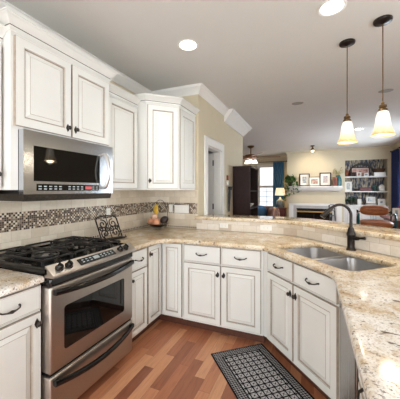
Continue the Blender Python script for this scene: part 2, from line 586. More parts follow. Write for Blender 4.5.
def offset_path(path, d):
    n = len(path)
    out = []
    for i in range(n):
        b = path[i]
        t1 = (Vector(b) - Vector(path[i - 1])).normalized() if i > 0 else None
        t2 = (Vector(path[i + 1]) - Vector(b)).normalized() if i < n - 1 else None
        t1 = t1 or t2
        t2 = t2 or t1
        n1, n2 = Vector((t1.y, -t1.x)), Vector((t2.y, -t2.x))
        m = n1 + n2
        m = m / max(0.25, m.dot(n1))
        out.append((b[0] + m.x * d, b[1] + m.y * d))
    return out


def chaikin(p, it=2):
    for _ in range(it):
        q = [p[0]]
        for a, b in zip(p, p[1:]):
            q += [tuple(.75 * x + .25 * y for x, y in zip(a, b)), tuple(.25 * x + .75 * y for x, y in zip(a, b))]
        p = q + [p[-1]]
    return p


def rrect(x0, x1, y0, y1, r, n=5):
    out = []
    for cx, cy, a0 in ((x1 - r, y0 + r, -pi / 2), (x1 - r, y1 - r, 0), (x0 + r, y1 - r, pi / 2), (x0 + r, y0 + r, pi)):
        for i in range(n + 1):
            a = a0 + pi / 2 * i / n
            out.append((cx + r * cos(a), cy + r * sin(a)))
    return out


def bez(p0, p1, p2, p3, n=12):
    P = [Vector(p) for p in (p0, p1, p2, p3)]
    return [tuple(P[0] * (1 - t) ** 3 + P[1] * 3 * t * (1 - t) ** 2 + P[2] * 3 * t * t * (1 - t) + P[3] * t ** 3) for t in (i / n for i in range(n + 1))]


def thing(name, label, cat, loc=(0, 0, 0), rz=0.0, group=None):
    o = bpy.data.objects.new(name, None)
    COL.objects.link(o)
    o.empty_display_size = 0.1
    o.location = loc
    o.rotation_euler = (0, 0, rz)
    return tag(o, label, cat, group)


def tag(o, label, cat, group=None, kind=None):
    o['label'] = label
    o['category'] = cat
    if group:
        o['group'] = group
    if kind:
        o['kind'] = kind
    return o


def struct(o):
    o['kind'] = 'structure'
    return o


def copy_tree(o, parent=None):
    c = o.copy()
    COL.objects.link(c)
    if parent:
        c.parent = parent
    for ch in list(o.children):
        copy_tree(ch, c)
    return c


# ------------------------------------------------------------------ the setting
YB = 3.08          # back wall of the kitchen
HX = 0.73          # face of the hall wall
CE = 2.74          # ceiling height
FWY = 9.6          # chimney breast and shelf wall
RX = 4.35          # right wall


def sbox(name, mat, *b):
    return struct(MB().box(*b).build(name, mat, smooth=False))


sbox('floor', 'floor', -2.0, 4.6, -2.8, 10.6, -0.05, 0.0)
sbox('ceiling', 'ceil', -2.0, 4.6, -2.8, 10.6, CE, CE + 0.06)
sbox('wall_left', 'beige', -0.12, 0.0, -2.7, YB + 0.12, 0, CE)
sbox('wall_back', 'beige', 0.0, HX, YB, YB + 0.12, 0, CE)
# hall wall with the door opening
DY0, DY1, DZ = 3.38, 4.00, 2.03
w = MB()
w.box(HX - .12, HX, YB + .12, DY0, 0, CE).box(HX - .12, HX, DY1, 5.45, 0, CE).box(HX - .12, HX, DY0, DY1, DZ, CE)
struct(w.build('wall_hall', 'beige', smooth=False))
w = MB()
w.box(-1.0, -.9, YB + .12, 5.35, 0, CE).box(-2.0, HX - .12, 5.35, 5.45, 0, CE).box(-.9, -.12, YB + .12, YB + .2, 0, CE)
struct(w.build('wall_corridor', 'hall', smooth=False))
# living room
sbox('wall_living_left', 'beige', -2.0, -1.9, 5.45, 10.6, 0, CE)
WX0, WX1, WZ0, WZ1 = .16, .78, .75, 2.33
w = MB()
w.box(-1.9, WX0, 10.4, 10.52, 0, CE).box(WX1, 1.29, 10.4, 10.52, 0, CE).box(WX0, WX1, 10.4, 10.52, 0, WZ0).box(WX0, WX1, 10.4, 10.52, WZ1, CE)
struct(w.build('wall_far', 'beige', smooth=False))
NX0, NX1, NZ1 = 3.04, 4.24, 2.46
FX0, FX1, FZ = 1.60, 2.70, .79
w = MB()
w.box(1.29, FX0, FWY, 10.52, 0, CE).box(FX1, NX0, FWY, 10.52, 0, CE).box(FX0, FX1, FWY, 10.52, FZ, CE)
w.box(FX0, FX1, 10.1, 10.52, 0, FZ)
w.box(NX1, RX, FWY, 10.52, 0, CE).box(NX0, NX1, FWY, 10.52, NZ1, CE).box(NX0, NX1, 9.98, 10.52, 0, NZ1)
struct(w.build('wall_fireplace', 'beige', smooth=False))
# right wall with an added kitchen opening for daylight and the living window
w = MB()
w.box(RX, RX + .12, -2.7, 0, 0, CE).box(RX, RX + .12, 2.2, 6.2, 0, CE).box(RX, RX + .12, 8.6, 10.6, 0, CE)
for a, b in ((0, 2.2), (6.2, 8.6)):
    w.box(RX, RX + .12, a, b, 0, .8).box(RX, RX + .12, a, b, 2.3, CE)
struct(w.build('wall_right', 'beige', smooth=False))
w = MB()
w.box(0, .2, -2.7, -2.6, 0, CE).box(3.6, RX, -2.7, -2.6, 0, CE).box(.2, 3.6, -2.7, -2.6, 2.35, CE)  # wide unseen opening added behind the camera to admit light
struct(w.build('wall_front', 'beige', smooth=False))


def window(name, x0, x1, z0, z1, loc, rz, rows, cols):
    """local: x along the wall, -y into the room"""
    f = MB()
    c = .07
    for b in ((x0 - c, x0, z0 - c, z1 + c), (x1, x1 + c, z0 - c, z1 + c), (x0, x1, z1, z1 + c), (x0, x1, z0 - c, z0)):
        f.box(b[0], b[1], -.02, .03, b[2], b[3])
    f.box(x0 - c - .02, x1 + c + .02, -.06, .0, z0 - .03, z0)
    o = f.build(name, 'white', loc=loc, rot=(0, 0, rz), bevel=.004)
    o['kind'] = 'structure'
    s_ = MB()
    zm = (z0 + z1) / 2
    for a, b in ((z0, zm), (zm, z1)):
        s_.box(x0, x0 + .04, .03, .06, a, b).box(x1 - .04, x1, .03, .06, a, b).box(x0 + .04, x1 - .04, .03, .06, a, a + .04).box(x0 + .04, x1 - .04, .03, .06, b - .04, b)
    s_.build('sash', 'white', o, smooth=False)
    m = MB()
    for i in range(1, cols):
        xx = x0 + (x1 - x0) * i / cols
        m.box(xx - .008, xx + .008, .037, .053, z0 + .04, zm - .04)
    for i in range(1, rows):
        zz = z0 + (zm - z0) * i / rows
        m.box(x0 + .04, x1 - .04, .037, .053, zz - .008, zz + .008)
    m.build('muntin', 'white', o, smooth=False)
    MB().box(x0 + .03, x1 - .03, .043, .047, z0 + .03, z1 - .03).build('pane', 'pane', o, smooth=False)
    return o


window('window_1', WX0, WX1, WZ0, WZ1, (0, 10.4, 0), 0, 4, 2)
window('window_2', -8.6, -6.2, .8, 2.3, (RX, 0, 0), -pi / 2, 3, 4)
window('window_3', -2.2, 0, .8, 2.3, (RX, 0, 0), -pi / 2, 3, 4)  # unseen window added to let daylight into the kitchen

# crown mouldings
CROWN = [(0, CE), (0, CE - .115), (.012, CE - .115), (.016, CE - .098), (.03, CE - .085), (.062, CE - .04), (.078, CE - .03), (.082, CE - .012), (.092, CE - .012), (.092, CE)]


def crown(name, path, k=1.0, mat='white'):
    pr = [(d * k, CE - (CE - z) * k) for d, z in CROWN]
    return struct(MB().sweep(path, pr).build(name, mat, ang=25))


crown('trim_1', [(0, -2.6), (0, YB), (HX, YB), (HX, 4.15)], .9)
crown('trim_2', [(HX, 4.15), (HX, 5.45), (.2, 5.45)], 1.75)
crown('trim_3', [(-1.9, 10.4), (1.29, 10.4), (1.29, FWY), (RX, FWY), (RX, -2.6)], .7, 'beige')
struct(MB().sweep([(-1.9, 10.4), (1.29, 10.4), (1.29, FWY), (1.4, FWY)], [(0, 0), (.015, 0), (.015, .1), (.008, .12), (0, .12)]).build('baseboard_far', 'white'))
struct(MB().sweep([(HX, 4.14), (HX, 5.45)], [(0, 0), (.015, 0), (.015, .1), (.008, .12), (0, .12)]).build('baseboard_hall', 'white'))
struct(MB().sweep([(RX, FWY), (RX, -2.6)], [(0, 0), (.015, 0), (.015, .1), (.008, .12), (0, .12)]).build('baseboard_right', 'white'))

# door to the corridor: casing, jamb, leaf standing open into the corridor
d1 = MB()
cw = .115
for x0, x1 in ((HX, HX + .02), (HX - .14, HX - .12)):
    d1.box(x0, x1, DY0 - cw, DY0, 0, DZ + cw).box(x0, x1, DY1, DY1 + cw, 0, DZ + cw).box(x0, x1, DY0, DY1, DZ, DZ + cw)
d1.box(HX - .12, HX, DY0, DY0 + .018, 0, DZ).box(HX - .12, HX, DY1 - .018, DY1, 0, DZ).box(HX - .12, HX, DY0 + .018, DY1 - .018, DZ - .018, DZ)
door1 = d1.build('door_1', 'white', bevel=.004)
door1['kind'] = 'structure'
lf = MB().box(0, .58, -.035, 0, .01, 2.0)
for z0, z1 in ((.15, .95), (1.08, 1.9)):
    for x0, x1 in ((.08, .26), (.32, .50)):
        lf.rings([[(x0 + i, y, z0 + i), (x1 - i, y, z0 + i), (x1 - i, y, z1 - i), (x0 + i, y, z1 - i)] for i, y in ((0, -.034), (.004, -.044), (.02, -.044), (.028, -.036), (.04, -.04))])
leaf = lf.build('leaf', 'white', door1, loc=(HX - .125, DY1 - .022, 0), rot=(0, 0, radians(176)))
for z in (.35, 1.1, 1.8):
    MB().lathe([(.009, 0), (.009, .09)], (0, .0, z), 10).box(.0, .012, -.036, .004, z, z + .09).build('hinge', 'pewter', leaf)
MB().lathe([(.012, 0), (.012, .03), (.028, .04), (.03, .055), (.02, .068), (.002, .07)], (.52, -.035, .98), 14, axis='y').build('door_knob', 'brass', leaf)

# half wall carrying the raised bar
CURVE = chaikin([(.72, 3.04), (1.50, 3.04), (1.82, 3.03), (2.02, 2.90), (2.30, 2.64), (2.72, 2.275), (2.93, 2.08), (2.985, 1.9), (2.985, -.15)], 3)
hb = [(x, y) for x, y in offset_path(CURVE, -.012)]
hb2 = [(x, y) for x, y in offset_path(CURVE, -.13)]
k0 = next(i for i, p in enumerate(hb2) if p[0] > HX + .01)
poly = hb + list(reversed(hb2))
w = MB()
for i in range(len(hb) - 1):
    a, b, c, d = hb[i], hb[i + 1], hb2[i + 1], hb2[i]
    if i == 0:
        a, d = (HX + .002, a[1]), (HX + .002, d[1])
    w.prism([a, b, c, d], 0, 1.039)
struct(w.build('wall_bar', 'beige'))

struct(MB().strip_uv([(.0005, -.2), (.0005, YB - .0005)], .9155, 1.409, .009).build('trim_backsplash_left', 'tile', smooth=False))
struct(MB().strip_uv([(.0105, YB - .0005), (HX - .01, YB - .0005)], .9155, 1.409, .009).build('trim_backsplash_back', 'tile', smooth=False))
struct(MB().strip_uv(offset_path(CURVE, -.011), .9155, 1.039, .011).build('trim_backsplash_bar', 'bartile', smooth=False))

# ------------------------------------------------------------------ cabinets
T = .02


def door_mesh(w, h, fr=.055, flat=False, mi0=0):
    lv = [(0, 0, 1), (0, -T + .003, 1), (.003, -T, 0)]
    if flat:
        lv += [(.007, -T, 1), (.0085, -T + .0008, 0), (.011, -T, 0)]
    else:
        lv += [(fr - .007, -T, 1), (fr - .0055, -T + .003, 0), (fr - .003, -T + .003, 1), (fr, -T + .009, 1), (fr + .005, -T + .009, 0), (fr + .030, -T + .0015, 1), (fr + .0322, -T, 0)]
    b = MB()
    rs = [[(i, y, i), (w - i, y, i), (w - i, y, h - i), (i, y, h - i)] for i, y, m in lv]
    b.rings(rs, mis=[m for i, y, m in lv[1:]] if False else [lv[k][2] for k in range(len(lv) - 1)])
    # inner field is always cream
    b.bm.faces.ensure_lookup_table()
    b.bm.faces[-1].material_index = 0
    return b


def knob(parent, x, z):
    b = MB()
    # pointed back plate with a faceted ball
    pl = [(0, .030), (.010, .013), (.015, 0), (.010, -.013), (0, -.030), (-.010, -.013), (-.015, 0), (-.010, .013)]
    b.rings([[(px, -T, pz) for px, pz in pl], [(px * .9, -T - .004, pz * .95) for px, pz in pl]])
    b.lathe([(.006, 0), (.006, .010), (.014, .015), (.0155, .021), (.010, .027), (.002, .029)], (0, -T - .003, 0), 10, axis='y')
    return b.build('knob', 'pewter', parent, loc=(x, 0, z))


def pull(parent, x, z, y=None):
    y = -T if y is None else y
    b = MB()
    pts = [(-.055, y + .001, .004), (-.052, y - .012, .004), (-.044, y - .024, -.001), (-.024, y - .029, -.006), (-.012, y - .030, -.007), (0, y - .030, -.007), (.012, y - .030, -.007), (.024, y - .029, -.006), (.044, y - .024, -.001), (.052, y - .012, .004), (.055, y + .001, .004)]
    b.tube(pts, [.0065, .005, .0042, .0042, .0060, .0095, .0060, .0042, .0042, .005, .0065], 8)
    return b.build('pull', 'pewter', parent, loc=(x, 0, z))


def door(parent, x0, x1, z0, z1, kx=None, kz=None, name='door', fr=.055):
    d = door_mesh(x1 - x0, z1 - z0, fr).build(name, ['cream', 'glaze'], parent, loc=(x0, 0, z0), smooth=False)
    if kx is not None:
        knob(d, kx - x0, kz - z0)
    return d


def drawer(parent, x0, x1, z0, z1, px=None):
    d = door_mesh(x1 - x0, z1 - z0, flat=True).build('drawer', ['cream', 'glaze'], parent, loc=(x0, 0, z0), smooth=False)
    pull(d, (x1 - x0) / 2 if px is None else px - x0, (z1 - z0) / 2)
    return d


GB = 'glazed cream base cabinets'
GU = 'glazed cream wall cabinets'


def base(name, label, loc, rz, w, depth=.595, h=.874):
    t = thing(name, label, 'cabinet', loc, rz, GB)
    MB().box(0, w, 0, depth, .10, h).build('body', 'cream', t, smooth=False)
    MB().box(0, w, .065, .085, 0, .0995).build('toe_kick', 'toe', t, smooth=False)
    MB().box(0, w, -.006, 0, .10, .112).build('bottom_rail', 'cream', t, smooth=False)
    return t


# left run, fronts face +x (local x = world y)
t = base('base_cabinet', 'cream base cabinet left of the range with one drawer over a door', (.60, .30, 0), pi / 2, .745)
drawer(t, .02, .738, .722, .862, .56)
door(t, .02, .738, .118, .706, .712, .65)
t = base('base_cabinet', 'narrow cream base cabinet right of the range with drawer and door', (.60, 1.824, 0), pi / 2, .293)
drawer(t, .014, .281, .700, .862)
door(t, .014, .281, .118, .684, .04, .62, fr=.05)
# corner cabinet
t = thing('corner_cabinet', 'cream corner base cabinet with two narrow full height doors meeting at right angles', 'cabinet', (0, 0, 0), 0, GB)
cp = [(.006, 2.119), (.60, 2.119), (.60, 2.39), (.858, 2.39), (.858, 3.03), (.006, 3.03)]
MB().prism(cp, .10, .874).build('body', 'cream', t, smooth=False)
MB().prism([(.515, 2.119), (.535, 2.119), (.535, 2.455), (.858, 2.455), (.858, 2.475), (.515, 2.475)], 0, .0995).build('toe_kick', 'toe', t, smooth=False)
d = door_mesh(.238, .744, .048).build('door', ['cream', 'glaze'], t, loc=(.60, 2.126, .118), rot=(0, 0, pi / 2), smooth=False)
knob(d, .026, .67)
door_mesh(.222, .744, .045).build('door', ['cream', 'glaze'], t, loc=(.628, 2.39, .118), smooth=False)
# back run
t = base('base_cabinet', 'wide cream base cabinet on the back run with two drawers over two doors', (.862, 2.39, 0), 0, .80, .63)
drawer(t, .012, .400, .700, .862)
drawer(t, .412, .782, .700, .862)
door(t, .012, .400, .118, .684, .376, .60)
door(t, .412, .782, .118, .684, .436, .60)
# diagonal sink cabinet
A = Vector((1.700, 2.372)); B = Vector((2.222, 1.790))
dw = (B - A).length
UD = (B - A) / dw
ND = Vector((-UD.y, UD.x))
ROT = math.atan2(UD.y, UD.x)
t = thing('sink_cabinet', 'cream diagonal base cabinet under the sink with paired drawer fronts and doors', 'cabinet', (A.x, A.y, 0), ROT, GB)
MB().box(0, dw, 0, .02, .10, .874).box(0, .018, .02, .52, .10, .64).box(dw - .018, dw, .02, .52, .10, .64).box(.018, dw - .018, .02, .52, .10, .118).build('body', 'cream', t, smooth=False)
MB().box(.03, dw - .03, .065, .085, 0, .0995).build('toe_kick', 'toe', t, smooth=False)
MB().box(0.01, dw - .01, -.006, 0, .10, .112).build('bottom_rail', 'cream', t, smooth=False)
um = .370
drawer(t, .028, um - .006, .715, .862)
drawer(t, um + .006, dw - .010, .715, .862)
door(t, .028, um - .006, .118, .698, um - .03, .62)
door(t, um + .006, dw - .010, .118, .698, um + .03, .62)
# fillers at both ends of the diagonal (part of the fixed cabinet run)
f1 = MB().prism([(1.664, 2.391), (1.699, 2.375), (1.90, 2.60), (1.664, 2.60)], 0.1, .874).build('cabinet_filler', 'cream', smooth=False)
tag(f1, 'plain cream filler post between the back cabinet and the sink cabinet', 'filler')
# right run, fronts face -x
t = base('base_cabinet', 'cream base cabinet beside the dishwasher under the near right counter', (2.235, 1.125, 0), -pi / 2, 1.2)
drawer(t, .03, .40, .735, .862, .25)
door(t, .03, .40, .118, .720, .06, .62)
drawer(t, .412, 1.19, .735, .862)
door(t, .412, .795, .118, .720, .77, .62)
door(t, .805, 1.19, .118, .720, .83, .62)
t = thing('dishwasher', 'grey stainless dishwasher between the sink cabinet and the near right cabinet', 'dishwasher', (2.235, 1.738, 0), -pi / 2)
MB().box(.004, .600, 0, .57, .11, .868).build('tub', 'blackmetal', t, smooth=False)
MB().box(.004, .600, -.024, 0, .13, .868).build('door_panel', 'dwsteel', t, bevel=.006)
MB().box(.004, .600, .04, .06, 0, .1095).build('toe_kick', 'blackmetal', t, smooth=False)
# small filler between sink cabinet and dishwasher
f2 = MB().prism([(2.2265, 1.740), (2.2265, 1.786), (2.40, 1.90), (2.60, 1.90), (2.60, 1.740)], 0, .874).build('cabinet_filler', 'cream', smooth=False)
tag(f2, 'plain cream filler post between the sink cabinet and the dishwasher', 'filler')

# ------------------------------------------------------------------ granite counters
ZC = .915
EDGE = [(.004, .876), (0, .880), (0, .901), (.003, .909), (.010, .9145), (.018, ZC)]


def to_w(u_, n_):
    p = A + UD * u_ + ND * n_
    return (p.x, p.y)


SU0, SU1, SN0, SN1 = .028, .795, .062, .505
hole = [to_w(a, b) for a, b in rrect(SU0, SU1, SN0, SN1, .07, 6)]
hole_ccw = hole
inner = chaikin([(.642, 1.822), (.642, 2.08), (.660, 2.24), (.78, 2.338), (.93, 2.340), (1.55, 2.338), (1.69, 2.325), to_w(.08, -.03), to_w(.62, -.03), (2.168, 1.785), (2.186, 1.70), (2.186, 1.5), (2.186, -.10)], 2)
back = list(reversed([p for p in offset_path(CURVE, .001)]))
back = [(x, y) for x, y in back if y > -.1]
back = [(2.985, -.10)] + back
outer = inner + back + [(.7188, YB - .012), (.011, YB - .012), (.011, 1.822)]
# drop near-duplicate points
clean = []
for p in outer:
    if not clean or math.dist(p, clean[-1]) > .004:
        clean.append(p)
area2 = sum(a[0] * b[1] - a[1] * b[0] for a, b in zip(clean, clean[1:] + clean[:1]))
if area2 < 0:
    clean.reverse()
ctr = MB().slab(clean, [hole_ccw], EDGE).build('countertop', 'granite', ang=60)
tag(ctr, 'long cream granite countertop wrapping from the range past the sink to the right', 'countertop')
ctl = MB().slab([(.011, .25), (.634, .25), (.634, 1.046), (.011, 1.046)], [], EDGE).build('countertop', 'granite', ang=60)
tag(ctl, 'short cream granite countertop left of the range', 'countertop')
fe = offset_path(CURVE, .035)
bk = offset_path(CURVE, -.355)
bk = [p for p in bk if p[0] > HX + .035]
fe = [(.705, 3.005)] + fe[1:]
bpoly = fe + list(reversed(bk)) + [(HX + .022, bk[0][1]), (HX + .022, YB - .002 + .0), (.705, YB - .002)]
area2 = sum(a[0] * b[1] - a[1] * b[0] for a, b in zip(bpoly, bpoly[1:] + bpoly[:1]))
if area2 < 0:
    bpoly.reverse()
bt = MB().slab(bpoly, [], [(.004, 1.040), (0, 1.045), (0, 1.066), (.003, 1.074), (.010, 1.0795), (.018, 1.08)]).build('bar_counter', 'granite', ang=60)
tag(bt, 'raised curved granite bar counter above the tiled half wall', 'bar counter')

# ------------------------------------------------------------------ sink and faucet
sk = thing('double_bowl_sink', 'double bowl undermount stainless steel sink set into the diagonal granite counter', 'sink', (A.x, A.y, ZC), ROT)


def bowl(x0, x1):
    rs = []
    for ins, z, r in ((-.012, -.041, .07), (.0, -.041, .065), (.004, -.05, .062), (.012, -.16, .06), (.03, -.195, .055), (.06, -.205, .05)):
        rs.append([(x, y, z) for x, y in rrect(x0 + ins, x1 - ins, SN0 + ins - .004, SN1 - ins + .004, r, 6)])
    return MB().rings(rs, 0, False, True)


us = .405
for a, b in ((SU0 - .002, us - .014), (us + .014, SU1 + .002)):
    o = bowl(a, b).build('bowl', 'sinksteel', sk, ang=60)
    MB().lathe([(.043, -.2045), (.043, -.202), (.036, -.2015), (.03, -.204), (.002, -.2045)], ((a + b) / 2, (SN0 + SN1) / 2 + .05, 0), 20).build('drain', 'pewter', o)
MB().box(us - .016, us + .016, SN0 + .01, SN1 - .01, -.046, -.028).build('divider', 'sinksteel', sk, bevel=.007)

fx = A + UD * .362 + ND * .565
fa = thing('faucet', 'dark bronze gooseneck pull down faucet behind the sink', 'faucet', (fx.x, fx.y, ZC), 0)
fa.scale = (1.1, 1.1, 1.0)
MB().lathe([(.034, 0), (.034, .008), (.028, .016), (.025, .03), (.026, .06), (.027, .11), (.031, .122), (.031, .138), (.025, .152), (.021, .175), (.014, .19)], n=20).build('base', 'iron', fa)
dirn = Vector((-.9, -.30, 0)).normalized()
P = lambda d, z: (dirn.x * d, dirn.y * d, z)
H_ = .36
arc = [P(0, .17), P(0, .24), P(0, .29)] + [P(.082 - .082 * cos(a), .285 + .088 * sin(a)) for a in [pi * i / 14 for i in range(1, 12)]]
MB().tube(arc, .0115, 12).build('neck', 'iron', fa)
e0, e1 = Vector(arc[-1]), (Vector(arc[-1]) - Vector(arc[-2])).normalized()
hd = MB().tube([e0 - e1 * .01, e0 + e1 * .012, e0 + e1 * .05, e0 + e1 * .085, e0 + e1 * .095], [.013, .0155, .017, .022, .020], 14)
hd.build('spray_head', 'iron', fa)
hdir = Vector((.75, -.62, 0)).normalized()
q = lambda d, z: (hdir.x * d, hdir.y * d, z)
MB().tube([q(.015, .10), q(.04, .102), q(.055, .104)], [.017, .017, .015], 12).tube([q(.05, .104), q(.07, .108), q(.095, .112), q(.103, .113)], [.009, .009, .012, .014], 10).build('handle', 'iron', fa)

# ------------------------------------------------------------------ range
R0, R1 = 1.050, 1.814
rg = thing('range', 'stainless slide in gas range with black cooktop and two black bow handles', 'range', (.60, R0, 0), pi / 2)
rw = R1 - R0
MB().box(.006, rw - .006, 0, .575, .06, .912).build('body', 'blackmetal', rg, smooth=False)
MB().box(.03, rw - .03, .03, .05, 0, .0595).build('toe_kick', 'blackmetal', rg, smooth=False)
# cooktop with raised rim
ct = MB()
ct.rings([[(x, y, z) for x, y in ((0 + i, -.05 + i), (rw - i, -.05 + i), (rw - i, .582 - i), (0 + i, .582 - i))] for i, z in ((0, .917), (0, .950), (.004, .956), (.016, .956), (.022, .948), (.03, .946))])
cook = ct.build('cooktop', 'blackgloss', rg)
# burners and grates
for bx_, by_, r in ((.144, .15, .05), (.144, .42, .042), (.382, .29, .038), (.62, .15, .042), (.62, .42, .05)):
    MB().lathe([(r, .946), (r, .954), (r * .8, .958), (r * .8, .964), (r * .72, .968), (.002, .969)], (bx_, by_, 0), 20).build('burner', 'blackmetal', cook)
for gx0, gx1 in ((.03, .258), (.266, .498), (.506, .734)):
    b = MB()
    for yy in (.035, .305, .555):
        b.tube([(gx0, yy, .972), (gx0 + .02, yy, .982), (gx1 - .02, yy, .982), (gx1, yy, .972)], .0075, 6)
    for xx in (gx0 + .008, gx1 - .008):
        b.tube([(xx, .035, .979), (xx, .555, .979)], .0075, 6)
    cxm = (gx0 + gx1) / 2
    for cy in ((.15, .42) if abs((gx0 + gx1) / 2 - .382) > .05 else (.29,)):
        b.tube([(cxm + .075 * cos(a), cy + .075 * sin(a), .984) for a in [2 * pi * i / 20 for i in range(20)]], .0065, 6, closed=True)
        for a in (0, pi / 2, pi, 3 * pi / 2):
            b.tube([(cxm + .03 * cos(a), cy + .03 * sin(a), .988), (cxm + .11 * cos(a), cy + .125 * sin(a), .984)], .0065, 6)
    for xx in (gx0 + .01, gx1 - .01):
        for yy in (.04, .55):
            b.lathe([(.008, .9505), (.008, .978)], (xx, yy, 0), 8)
    b.build('grate', 'blackmetal', cook)
# sloped control panel
cpn = MB()
prof = [(-.035, .967), (-.100, .920), (-.105, .911), (-.103, .902), (-.03, .898)]
n_ = 14
rs = []
for i in range(n_ + 1):
    s_ = i / n_
    bow = .018 * (1 - (2 * s_ - 1) ** 2)
    rs.append([(rw * s_, y - bow, z) for y, z in prof])
cpn.rings(rs)
cp_o = cpn.build('control_panel', 'steel', rg, ang=25)
MB().box(.002, rw - .002, -.078, -.002, .8465, .8975).build('vent_trim', 'blackgloss', rg, bevel=.01)
sl = math.atan2(.967 - .920, .065)


def on_panel(s_, f):
    """point on the sloped face: s_ along the width, f from top (0) to bottom (1)"""
    bow = .018 * (1 - (2 * s_ - 1) ** 2)
    return (rw * s_, -.035 - .065 * f - bow, .967 - .047 * f)


nrm = Vector((0, -sin(sl), cos(sl)))
for s_ in (.082, .165, .775, .868):
    p = on_panel(s_, .52)
    b = MB().lathe([(.025, 0), (.025, .004), (.020, .006), (.019, .022), (.016, .027), (.002, .028)], n=18)
    b.box(-.004, .004, -.019, .019, .024, .033)
    b.build('knob', 'blackgloss', cp_o, loc=Vector(p) - nrm * .001, rot=(sl, 0, 0))
p = on_panel(.472, .5)
b = MB().box(-.165, .165, -.026, .026, -.004, .0035)
disp = b.build('display', ['blackgloss'], rg, loc=p, rot=(sl, 0, 0), bevel=.003)
b = MB()
for i in range(9):
    for j in (0, 1):
        if not (3 <= i <= 4):
            MB().box(-.140 + i * .033, -.124 + i * .033, -.012 + j * .018, -.005 + j * .018, .0035, .0045).build('key', 'display', disp, smooth=False)
MB().box(-.042, .006, -.012, .014, .0035, .0045).build('clock', 'display', disp, smooth=False)
# oven door
od = MB()
rs = [[(x, y, z) for x, z in rrect(.004 + i, rw - .004 - i, .334 + i, .845 - i, .012, 3)] for i, y in ((0, 0), (0, -.066), (.006, -.074), (.012, -.076))]
od.rings(rs)
odo = od.build('oven_door', 'steel', rg)
b = MB()
rs = [[(x, y, z) for x, z in rrect(.095 + i, rw - .115 - i, .440 + i, .705 - i, .018, 4)] for i, y in ((0, -.0765), (0, -.078), (.004, -.078), (.006, -.076))]
b.rings(rs).build('window_glass', 'blackglass', odo)


def bow_handle(z, drop, name, parent):
    b = MB()
    pts, N = [], 20
    for i in range(N + 1):
        s_ = i / N
        k = 1 - (2 * s_ - 1) ** 2
        pts.append((.02 + (rw - .04) * s_, -.092 - .040 * k, z - drop * k))
    rs = []
    for x, y, zz in pts:
        rs.append([(x, y + a * .013, zz + c * .016) for a, c in ((-1, -.5), (-.6, -1), (.6, -1), (1, -.5), (1, .5), (.6, 1), (-.6, 1), (-1, .5))])
    b.rings(rs)
    for x in (.022, rw - .05):
        b.box(x, x + .028, -.095, -.07, z - .015, z + .012)
    return b.build(name, 'blackgloss', parent)


bow_handle(.812, .012, 'handle', odo)
dr = MB()
rs = [[(x, y, z) for x, z in rrect(.004 + i, rw - .004 - i, .062 + i, .318 - i, .012, 3)] for i, y in ((0, 0), (0, -.066), (.006, -.074), (.012, -.076))]
dro = dr.rings(rs).build('warming_drawer', 'steel', rg)
bow_handle(.284, .03, 'handle', dro)
MB().box(.01, rw - .01, -.06, 0, .3185, .3335).build('gap_trim', 'blackgloss', rg, smooth=False)

# ------------------------------------------------------------------ microwave
MW0, MW1 = 1.052, 1.833
mw = thing('microwave', 'stainless over the range microwave with black window and curved handle', 'microwave', (.40, MW0, 1.383), pi / 2)
mwid = MW1 - MW0
MB().box(.004, mwid - .004, 0.003, .385, 0, .402).build('body', 'blackmetal', mw, smooth=False)
fr = MB()
# shell: steel front with the window let in
zz1 = .402
xw0, xw1, zw0, zw1 = .064, .628, .084, .309
face = MB()
for b_ in ((.0, xw0, .0, zz1), (xw1, mwid, .0, zz1), (xw0, xw1, zw1, zz1), (xw0, xw1, 0, zw0)):
    face.box(b_[0], b_[1], -.042, .002, b_[2], b_[3])
fo = face.build('front', 'mwsteel', mw, smooth=False)
MB().box(xw0, xw1, -.0405, 0, zw0, zw1).build('window_glass', 'blackglass', fo, smooth=False)
b = MB().box(xw0 + .02, xw1 - .01, -.0445, -.042, .022, .066).build('control_strip', 'blackgloss', mw, smooth=False)
for i in range(14):
    for j in (0, 1):
        if i not in (5, 10, 11):
            x = xw0 + .03 + i * .0375
            MB().box(x, x + .022, -.0452, -.0445, .030 + j * .017, .038 + j * .017).build('key', 'display', b, smooth=False)
MB().box(xw0 + .41, xw0 + .475, -.0452, -.0445, .031, .056).build('clock', 'displayred', b, smooth=False)
# bowed handle
pts = [(.662, -.042, .325), (.662, -.070, .322)] + [(.664, -.078 - .030 * sin(pi * i / 8), .313 - .255 * i / 8) for i in range(9)] + [(.662, -.070, .049), (.662, -.042, .046)]
MB().tube(pts, [.012, .014] + [.0155] * 9 + [.014, .012], 10).build('handle', 'handlesteel', fo)
# underside tray with lamps
MB().rings([[(.006, -.035, 0), (mwid - .006, -.035, 0), (mwid - .006, .375, 0), (.006, .375, 0)], [(.012, -.028, -.044), (mwid - .012, -.028, -.044), (mwid - .02, .36, -.044), (.02, .36, -.044)]]).build('vent_base', 'pewter', mw, smooth=False)

# ------------------------------------------------------------------ wall cabinets
CC = [(0, 0), (.012, 0), (.013, .006), (.018, .010), (.026, .016), (.044, .036), (.050, .038), (.054, .041), (.054, .046), (.060, .047), (.060, .056), (0, .056)]
BEAD = [(0, -.030), (.006, -.030), (.008, -.022), (.012, -.020), (.013, -.010), (.010, -.005), (0, -.005)]


def cab_crown(parent, path, ztop):
    b = MB()
    b.sweep(path, [(d, ztop + z) for d, z in CC])
    b.sweep(path, [(d, ztop + z) for d, z in BEAD])
    b.build('crown', 'cream', parent, ang=25)
    MB().sweep(path, [(0, ztop - .0055), (.0105, ztop - .0055), (.0105, ztop), (0, ztop)]).build('glaze_line', 'glazedark', parent, smooth=False)


